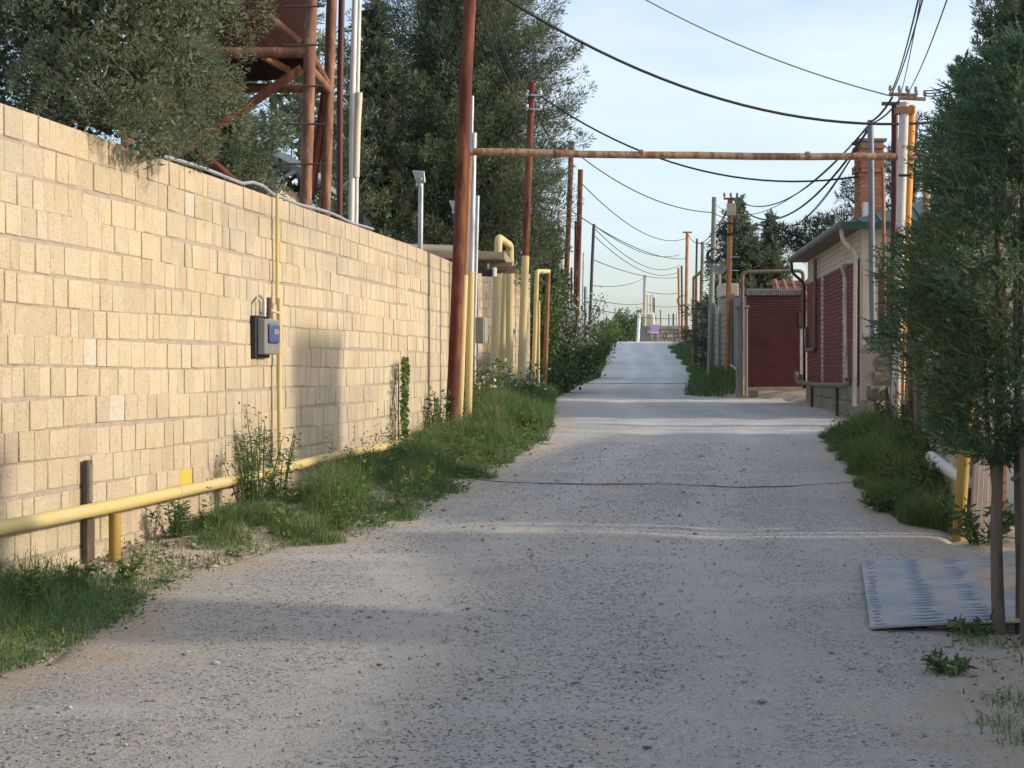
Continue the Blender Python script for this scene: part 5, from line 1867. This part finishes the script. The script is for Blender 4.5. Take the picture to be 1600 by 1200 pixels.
def strip(n, y0, y1, fx0, fx1, power=1.):
    y = y0 + (y1 - y0) * rng.random(n) ** power
    t = rng.random(n)
    return fx0(y) + (fx1(y) - fx0(y)) * t, y, t


# a: near-left corner verge
x, y, t = strip(20000, 5.2, 9.4, lambda q: WX(q) + .03, lambda q: xl(q) + .05)
k = rng.random(len(x)) < np.where(y > 8.8, (9.4 - y) / .6, 1)
x, y, t = x[k], y[k], t[k]
blades('verge_grass', x, y, (.05 + .30 * rng.random(len(x)) ** 1.6) * (1 - .55 * t), rng.uniform(.0025, .0055, len(x)), M_['grass'], 'grass clump in the near corner between wall and lane', lean=.85)
# sparse seedlings on the bare soil
x, y, t = strip(900, 9.0, 10.8, lambda q: WX(q) + .1, lambda q: xl(q) + .1)
blades('verge_grass', x, y, rng.uniform(.03, .10, len(x)), rng.uniform(.004, .008, len(x)), M_['leaf'], 'sparse seedlings on bare soil by the pipe post', lean=.8)


# b: long tall verge below the pipe
def vl_out(q):
    return xl(q) + .16 * np.sin(q * 4.1) + .10 * np.sin(q * 9.7)


x, y, t = strip(85000, 10.6, 24.5, lambda q: WX(q) + .04, vl_out, 1.15)
h = np.interp(y, [10.6, 11.3, 12, 14, 18, 20, 24], [.14, .26, .34, .36, .40, .50, .55]) * rng.uniform(.45, 1.15, len(x)) * (1 - .62 * t ** 2.2)
h *= .30 + .70 * np.clip((t - .08) / .42, 0, 1)
h *= np.clip(.74 + .6 * np.sin(x * 4.3 + y * 2.1) * np.sin(y * 1.7 - x * 3) + .35 * np.sin(x * 9 - y * 5.3) * np.sin(y * 6.1), .22, 1.5)
k = (clumpy(len(x), x, y, thr=-.75)) & (rng.random(len(x)) < np.clip((y - 10.5) * 1.5, .1, 1))
x, y, t, h = x[k], y[k], t[k], h[k]
w = rng.uniform(.003, .0062, len(x)) * (y / 13) ** .7
dry = rng.random(len(x)) < .05
blades('verge_grass', x[~dry], y[~dry], h[~dry], w[~dry], M_['grass'], 'tall green verge grass along the foot of the limestone wall', lean=.85)
blades('dry_grass', x[dry], y[dry], h[dry] * 1.25, w[dry] * .7, M_['drygrass'], 'straw coloured stems standing in the tall verge grass', lean=.7)
# tall weeds with pale heads by the yellow pipes
x, y, t = strip(15000, 22, 33, lambda q: np.interp(q, [22, 24, 25.5, 33], [-.8, -.5, -.9, -.5]), lambda q: xl(q) + .15)
h = rng.uniform(.35, .75, len(x)) * (1 - .4 * t)
blades('verge_grass', x, y, h, rng.uniform(.006, .013, len(x)), M_['grass'], 'tall weedy grass round the feet of the yellow pipes', lean=.55)
# bank beyond
x, y, t = strip(20000, 33, 72, lambda q: xl(q) - 2.2, lambda q: xl(q) + .2, .9)
h = rng.uniform(.3, .8, len(x)) * (1 - .35 * t)
blades('verge_grass', x, y, h, rng.uniform(.012, .026, len(x)), M_['grass'], 'dark grass on the bank below the flowering shrub', lean=.5)
x, y, t = strip(9000, 68, 116, lambda q: xl(q) - 4.5, lambda q: xl(q) + .1)
h = rng.uniform(.3, 1.0, len(x)) * (1 - .4 * t)
blades('verge_grass', x, y, h, rng.uniform(.02, .05, len(x)), M_['leaf'], 'yellowish grass on the upper bank near the crest', lean=.5)
# right verge
x, y, t = strip(60000, 11.5, 22.0, lambda q: xr(q) - .12 + .1 * np.sin(q * 5), lambda q: np.interp(q, [11.5, 12.6, 21.4], [3.62, 3.72, 5.75]))
h = np.interp(y, [11.5, 12.2, 15, 19, 22], [.22, .38, .42, .42, .40]) * rng.uniform(.45, 1.15, len(x)) * (.40 + .60 * np.clip(t * 2.2, 0, 1)) * (1 - .55 * np.clip((t - .62) / .3, 0, 1)) * np.clip(.78 + .55 * np.sin(x * 3.7 + y * 2.3) * np.sin(y * 1.9 - x * 2.6) + .35 * np.sin(x * 8 - y * 5.1) * np.sin(y * 5.7), .2, 1.5)
kk = clumpy(len(x), x, y, thr=-.8)
x, y, t, h = x[kk], y[kk], t[kk], h[kk]
dry = rng.random(len(x)) < .06
blades('dry_grass', x[dry], y[dry], h[dry] * 1.3, rng.uniform(.002, .004, dry.sum()), M_['drygrass'], 'straw stems standing in the verge below the low block wall', lean=.7)
blades('verge_grass', x, y, h, rng.uniform(.003, .007, len(x)) * (y / 13) ** .6, M_['grass'], 'green verge grass below the low block wall', lean=.85)
# far right verge
x, y, t = strip(17000, 38, 104, lambda q: xr(q) - .35 + .25 * np.sin(q * .9), lambda q: RW(q) - .05, .9)
h = rng.uniform(.3, .75, len(x)) * (.5 + .5 * t)
blades('verge_grass', x, y, h, rng.uniform(.015, .03, len(x)), M_['grass'], 'grass strip beneath the concrete and block walls', lean=.5)
# tufts at the lower corner by the thuja foot
tx, ty = [], []
for (cx_, cy_, n_, s_) in ((2.22, 6.35, 170, .10), (2.32, 6.0, 240, .12), (2.05, 5.75, 130, .09), (2.38, 5.6, 240, .12), (2.62, 6.9, 200, .12), (2.40, 7.55, 110, .08), (2.75, 7.4, 160, .13), (1.98, 5.98, 50, .06), (2.22, 5.35, 150, .10)):
    tx.append(rng.normal(cx_, s_, n_))
    ty.append(rng.normal(cy_, s_, n_))
tx, ty = np.concatenate(tx), np.concatenate(ty)
blades('verge_grass', tx, ty, rng.uniform(.04, .13, len(tx)), rng.uniform(.004, .008, len(tx)), M_['grass'], 'scattered low grass tufts on sandy soil by the thuja foot', lean=1.1)
# mixed leafy undergrowth standing among the grass
Pb, D_, hs_ = [], [], []
for n_, y0, y1, fa, fb in ((230, 11.0, 22, lambda q: WX(q) + .15, lambda q: xl(q) + .05), (260, 11.8, 21.5, lambda q: xr(q), lambda q: np.interp(q, [11.5, 21.4], [3.6, 5.7])), (60, 22, 33, lambda q: xl(q) - 1., lambda q: xl(q))):
    for i in range(n_):
        yy = y0 + (y1 - y0) * rng.random()
        a_, b_ = float(fa(yy)), float(fb(yy))
        xx = a_ + (b_ - a_) * rng.random()
        hh_ = rng.uniform(.12, .5) * (yy / 15) ** .3
        bend = rng.normal(0, .10, 2)
        g0_ = G(xx, yy)
        m_ = int(rng.integers(14, 34))
        t_ = rng.random(m_)
        Pb.append(np.stack([xx + bend[0] * t_ + rng.normal(0, .02, m_), yy + bend[1] * t_ + rng.normal(0, .02, m_), g0_ + hh_ * t_], 1))
        D_.append(np.stack([rng.normal(0, 1, m_), rng.normal(0, 1, m_), rng.normal(.4, .4, m_)], 1))
        hs_.append(np.full(m_, rng.uniform(.03, .08)) * (1.2 - .7 * t_))
Pb, D_, hs_ = np.concatenate(Pb), unit(np.concatenate(D_)), np.concatenate(hs_)
o = leaf_obj('undergrowth', kites(Pb, D_, hs_, hs_ * rng.uniform(.2, .5, len(hs_))), M_['leaf'], None)
props(o, 'mixed leafy undergrowth standing among the verge grass', kind='stuff')
# low creeping leaves along the ragged verge edges
gx, gy = [], []
for n_, y0, y1, side_ in ((5200, 5.2, 9.6, 0), (9000, 10.4, 24, 0), (6000, 11.6, 22, 1), (700, 9.2, 10.8, 0)):
    yy = rng.uniform(y0, y1, n_)
    if side_ == 0:
        q = xl(yy) + rng.normal(-.10, .16, n_) * np.where(rng.random(n_) < .5, 1, 2.2)
        q = np.minimum(q, xl(yy) + .2 * rng.random(n_) ** 2 + .02)
        q = np.maximum(q, WX(yy) + .06)
    else:
        q = xr(yy) + np.abs(rng.normal(.06, .2, n_)) - .16 * rng.random(n_) ** 2
    gx.append(q)
    gy.append(yy)
gx, gy = np.concatenate(gx), np.concatenate(gy)
kk = clumpy(len(gx), gx, gy, 1.3, -.35)
gx, gy = gx[kk], gy[kk]
n = len(gx)
Pb = np.stack([gx, gy, gz(gx, gy) + .012 + .05 * rng.random(n) ** 2], 1)
o = leaf_obj('ground_cover', kites(Pb, unit(np.stack([rng.normal(.3, 1, n), rng.normal(0, 1, n), rng.uniform(0, .9, n)], 1)), rng.uniform(.02, .06, n) * (gy / 10) ** .5, rng.uniform(.006, .018, n) * (gy / 10) ** .5), M_['grass'], None)
props(o, 'low creeping leaves along the ragged edges of the grass verges', kind='stuff')
# leaf litter round the trunks
n = 520
lx, ly_ = rng.normal(2.62, .42, n), rng.normal(7.1, .75, n)
k = (lx > 1.95)
lx, ly_ = lx[k], ly_[k]
n = len(lx)
Pb = np.stack([lx, ly_, gz(lx, ly_) + .012 + .01 * rng.random(n)], 1)
o = leaf_obj('leaf_litter', kites(Pb, unit(np.stack([rng.normal(0, 1, n), rng.normal(0, 1, n), rng.normal(0, .2, n)], 1)), rng.uniform(.02, .06, n), rng.uniform(.008, .02, n)), M_['litter'], None)
props(o, 'brown leaf litter under the thuja', kind='stuff')


# ------------------------------------------------------------------ leafy weeds and shrubs
def weed(label, base, h, stems, spread, leafL, leafW, per, mat, name='weed', cat='weed', flower=None, group=None):
    base = Vector(base)
    root = thing(name, label, cat, base, group)
    sm = M()
    Pb, D = [], []
    Fp = []
    for i in range(stems):
        a = rng.uniform(0, 2 * math.pi)
        s = spread * rng.random() ** .6
        hh_ = h * rng.uniform(.6, 1.05)
        p0 = base + Vector((math.cos(a) * s * .3, math.sin(a) * s * .3, -.03))
        p1 = base + Vector((math.cos(a) * s * .7, math.sin(a) * s * .7, hh_ * .55))
        p2 = base + Vector((math.cos(a) * s * 1.1, math.sin(a) * s * 1.1, hh_))
        sm.tube([p0, p1, p2], [.006 + h * .004, .004 + h * .003, .002], 5)
        for q in range(per):
            t = .12 + .9 * rng.random()
            p = p0.lerp(p1, t * 2) if t < .5 else p1.lerp(p2, min(1, (t - .5) * 2))
            Pb.append(tuple(p))
            D.append((rng.normal(), rng.normal(), rng.normal(.25, .5)))
        if flower:
            for q in range(flower):
                p = p1.lerp(p2, rng.random())
                Fp.append((p.x + rng.normal(0, .07 * h), p.y + rng.normal(0, .07 * h), p.z + rng.normal(0, .06 * h)))
    sm.build('stems', M_['leaf'] if not flower else M_['wood'], root, smooth=True, kind='stuff')
    Pb = np.array(Pb)
    D = unit(np.array(D))
    n_ = len(Pb)
    Pb = Pb + rng.normal(0, .04 * h, (n_, 3))
    leaf_obj('leaves', kites(Pb, D, leafL * rng.uniform(.6, 1.3, n_), leafW * rng.uniform(.6, 1.3, n_)), mat, root, 'stuff')
    if Fp:
        Fp = np.array(Fp)
        n_ = len(Fp)
        leaf_obj('blossom', kites(Fp, unit(rng.normal(0, 1, (n_, 3))), np.full(n_, flower_size), np.full(n_, flower_size * .9)), M_['blossom'], root, 'stuff')
    return root


flower_size = .07
for lab, px, Y, h, st in (('tall thin weed standing against the wall below the riser pipe', 409, 12.9, .85, 8), ('bushy weed at the front of the tall verge grass', 388, 12.3, .6, 14), ('short leafy weed beside the tall thin weed', 436, 13.2, .62, 9)):
    x = PX(px, Y)
    weed(lab, (x, Y, G(x, Y)), h, st, .22, .05, .013, 60, M_['darkleaf'])
x = PX(275, 11.0)
weed('dark leafy weed at the start of the verge grass', (x, 11.0, G(x, 11.0)), .28, 12, .18, .05, .014, 40, M_['darkleaf'])
x = -2.2
for lab, px, Y, h in (('leafy weed on the near verge by the wall', 55, 8.3, .25), ('low leafy weed next to the yellow pipe post', 190, 9.4, .16), ('small yellowish weed on the near verge', 120, 8.9, .2)):
    x = PX(px, Y)
    weed(lab, (x, Y, G(x, Y)), h, 10, .16, .045, .016, 26, M_['leaf'])
for lab, px, Y, h in (('grey green weed at the foot of the tall red pole', 680, 20.2, .55), ('tall pale weed beside the conduit pipes', 742, 23.0, 1.0), ('weed with pale stalks in front of the yellow loop', 772, 26.0, .95), ('leafy weed in front of the yellow based pole', 815, 28.0, .85), ('weed clump at the lane edge near the yellow based pole', 832, 29.0, .8)):
    x = PX(px, Y)
    weed(lab, (x, Y, G(x, Y)), h, 12, .35, .08, .03, 34, M_['leaf'] if px > 700 else M_['darkleaf'], flower=2 if px > 740 else None)
for lab, px, Y, h in (('leafy weed below the white pipe', 1440, 15.5, .6), ('broad leafed weed on the verge by the chipped white pole', 1395, 20.3, .55), ('weed at the verge edge below the block wall', 1420, 13.6, .4), ('low dark weed beside the gravel edge', 1396, 13.0, .14), ('dark shrubby weed in front of the planks', 1538, 11.1, .33), ('dark weed among the timber posts', 1432, 19.4, .9)):
    x = PX(px, Y)
    weed(lab, (x, Y, G(x, Y)), h, 13, .3, .065, .026, 34, M_['darkleaf'])
for lab, px, Y in (('flat dock leaf weed beside the tread plate', 1527, 7.75), ('small rosette weed near the thuja trunk', 1490, 6.9)):
    x = PX(px, Y)
    weed(lab, (x, Y, G(x, Y)), .09, 9, .12, .07, .022, 12, M_['darkleaf'])

# flowering shrub and its companions
flower_size = .085


def shrub(label, base, R_, H_, nleaf, leaf, mat, nflow=0, name='shrub', branches=18, dens_low=True):
    base = Vector(base)
    root = thing(name, label, 'shrub', base)
    bmz = M()
    tips = []
    for i in range(branches):
        a = i * 2.4 + base.x
        rr__ = R_ * (.3 + .7 * rng.random())
        hz_ = H_ * (.45 + .55 * rng.random())
        p0 = base + Vector((0, 0, -.05))
        p2 = base + Vector((math.cos(a) * rr__, math.sin(a) * rr__, hz_))
        p1 = p0.lerp(p2, .5) + Vector((0, 0, H_ * .12))
        bmz.tube([p0, p1, p2], [.035, .02, .008], 5)
        tips += [p1.lerp(p2, .3), p1.lerp(p2, .7), p2, p0.lerp(p1, .75)]
    bmz.build('branches', M_['wood'], root, smooth=True, kind='stuff')
    T = np.array([tuple(q) for q in tips])
    idx = rng.integers(0, len(T), nleaf)
    Pb = T[idx] + rng.normal(0, R_ * .17, (nleaf, 3))
    Pb[:, 2] = np.maximum(Pb[:, 2], base.z + .02)
    leaf_obj('leaves', kites(Pb, unit(rng.normal(0, 1, (nleaf, 3)) + np.array([0, 0, .3])), leaf * rng.uniform(.6, 1.3, nleaf), leaf * .5 * rng.uniform(.7, 1.2, nleaf)), mat, root, 'stuff')
    if nflow:
        idx = rng.integers(0, len(T), nflow)
        Pb = T[idx] + rng.normal(0, R_ * .16, (nflow, 3))
        leaf_obj('blossom', kites(Pb, unit(rng.normal(0, 1, (nflow, 3))), np.full(nflow, flower_size), np.full(nflow, flower_size * .9)), M_['blossom'], root, 'stuff')
    return root


Y = 44
shrub('open shrub dotted with white flowers among the rusty poles', (PX(893, Y), Y, .95), 1.15, 2.7, 1500, .10, M_['leaf'], 800, branches=30)
shrub('dense leafy shrub with white flower heads at the lane edge', (PX(888, 43), 43, .8), .85, 1.35, 3800, .12, M_['darkleaf'], 260)
shrub('green bush behind the second gas pipe loop', (PX(846, 42), 42, .8), .8, 3.5, 2600, .14, M_['leaf'], 90, branches=22)
shrub('rounded dark bush beneath the flowering shrub', (PX(862, 40), 40, .8), .8, .9, 2600, .11, M_['darkleaf'])
shrub('pale green bush on the upper bank', (PX(925, 68), 68, 1.3), 1.1, 1.6, 2400, .14, M_['leaf'])
shrub('low bush at the top of the grassy bank', (PX(938, 84), 84, 2.0), 1.3, 1.5, 2200, .16, M_['leaf'])
for k, (px, Y, r, h, lab) in enumerate(((952, 140, 1.3, 2.6, 'distant round green tree nearest the bank'), (965, 150, 1.6, 3.2, 'distant green tree second from the bank'), (978, 146, 1.7, 3.6, 'taller distant green tree in the middle'), (989, 152, 1.5, 3.9, 'distant green tree beside the gateway'), (945, 128, 1.6, 1.6, 'low yellowish bush at the crest edge'))):
    shrub(lab, (PX(px, Y), Y, 3.2), r, h, 1500, .34, M_['leaf'] if k == 4 else M_['darkleaf'], name='distant_tree' if k < 4 else 'shrub', branches=14)
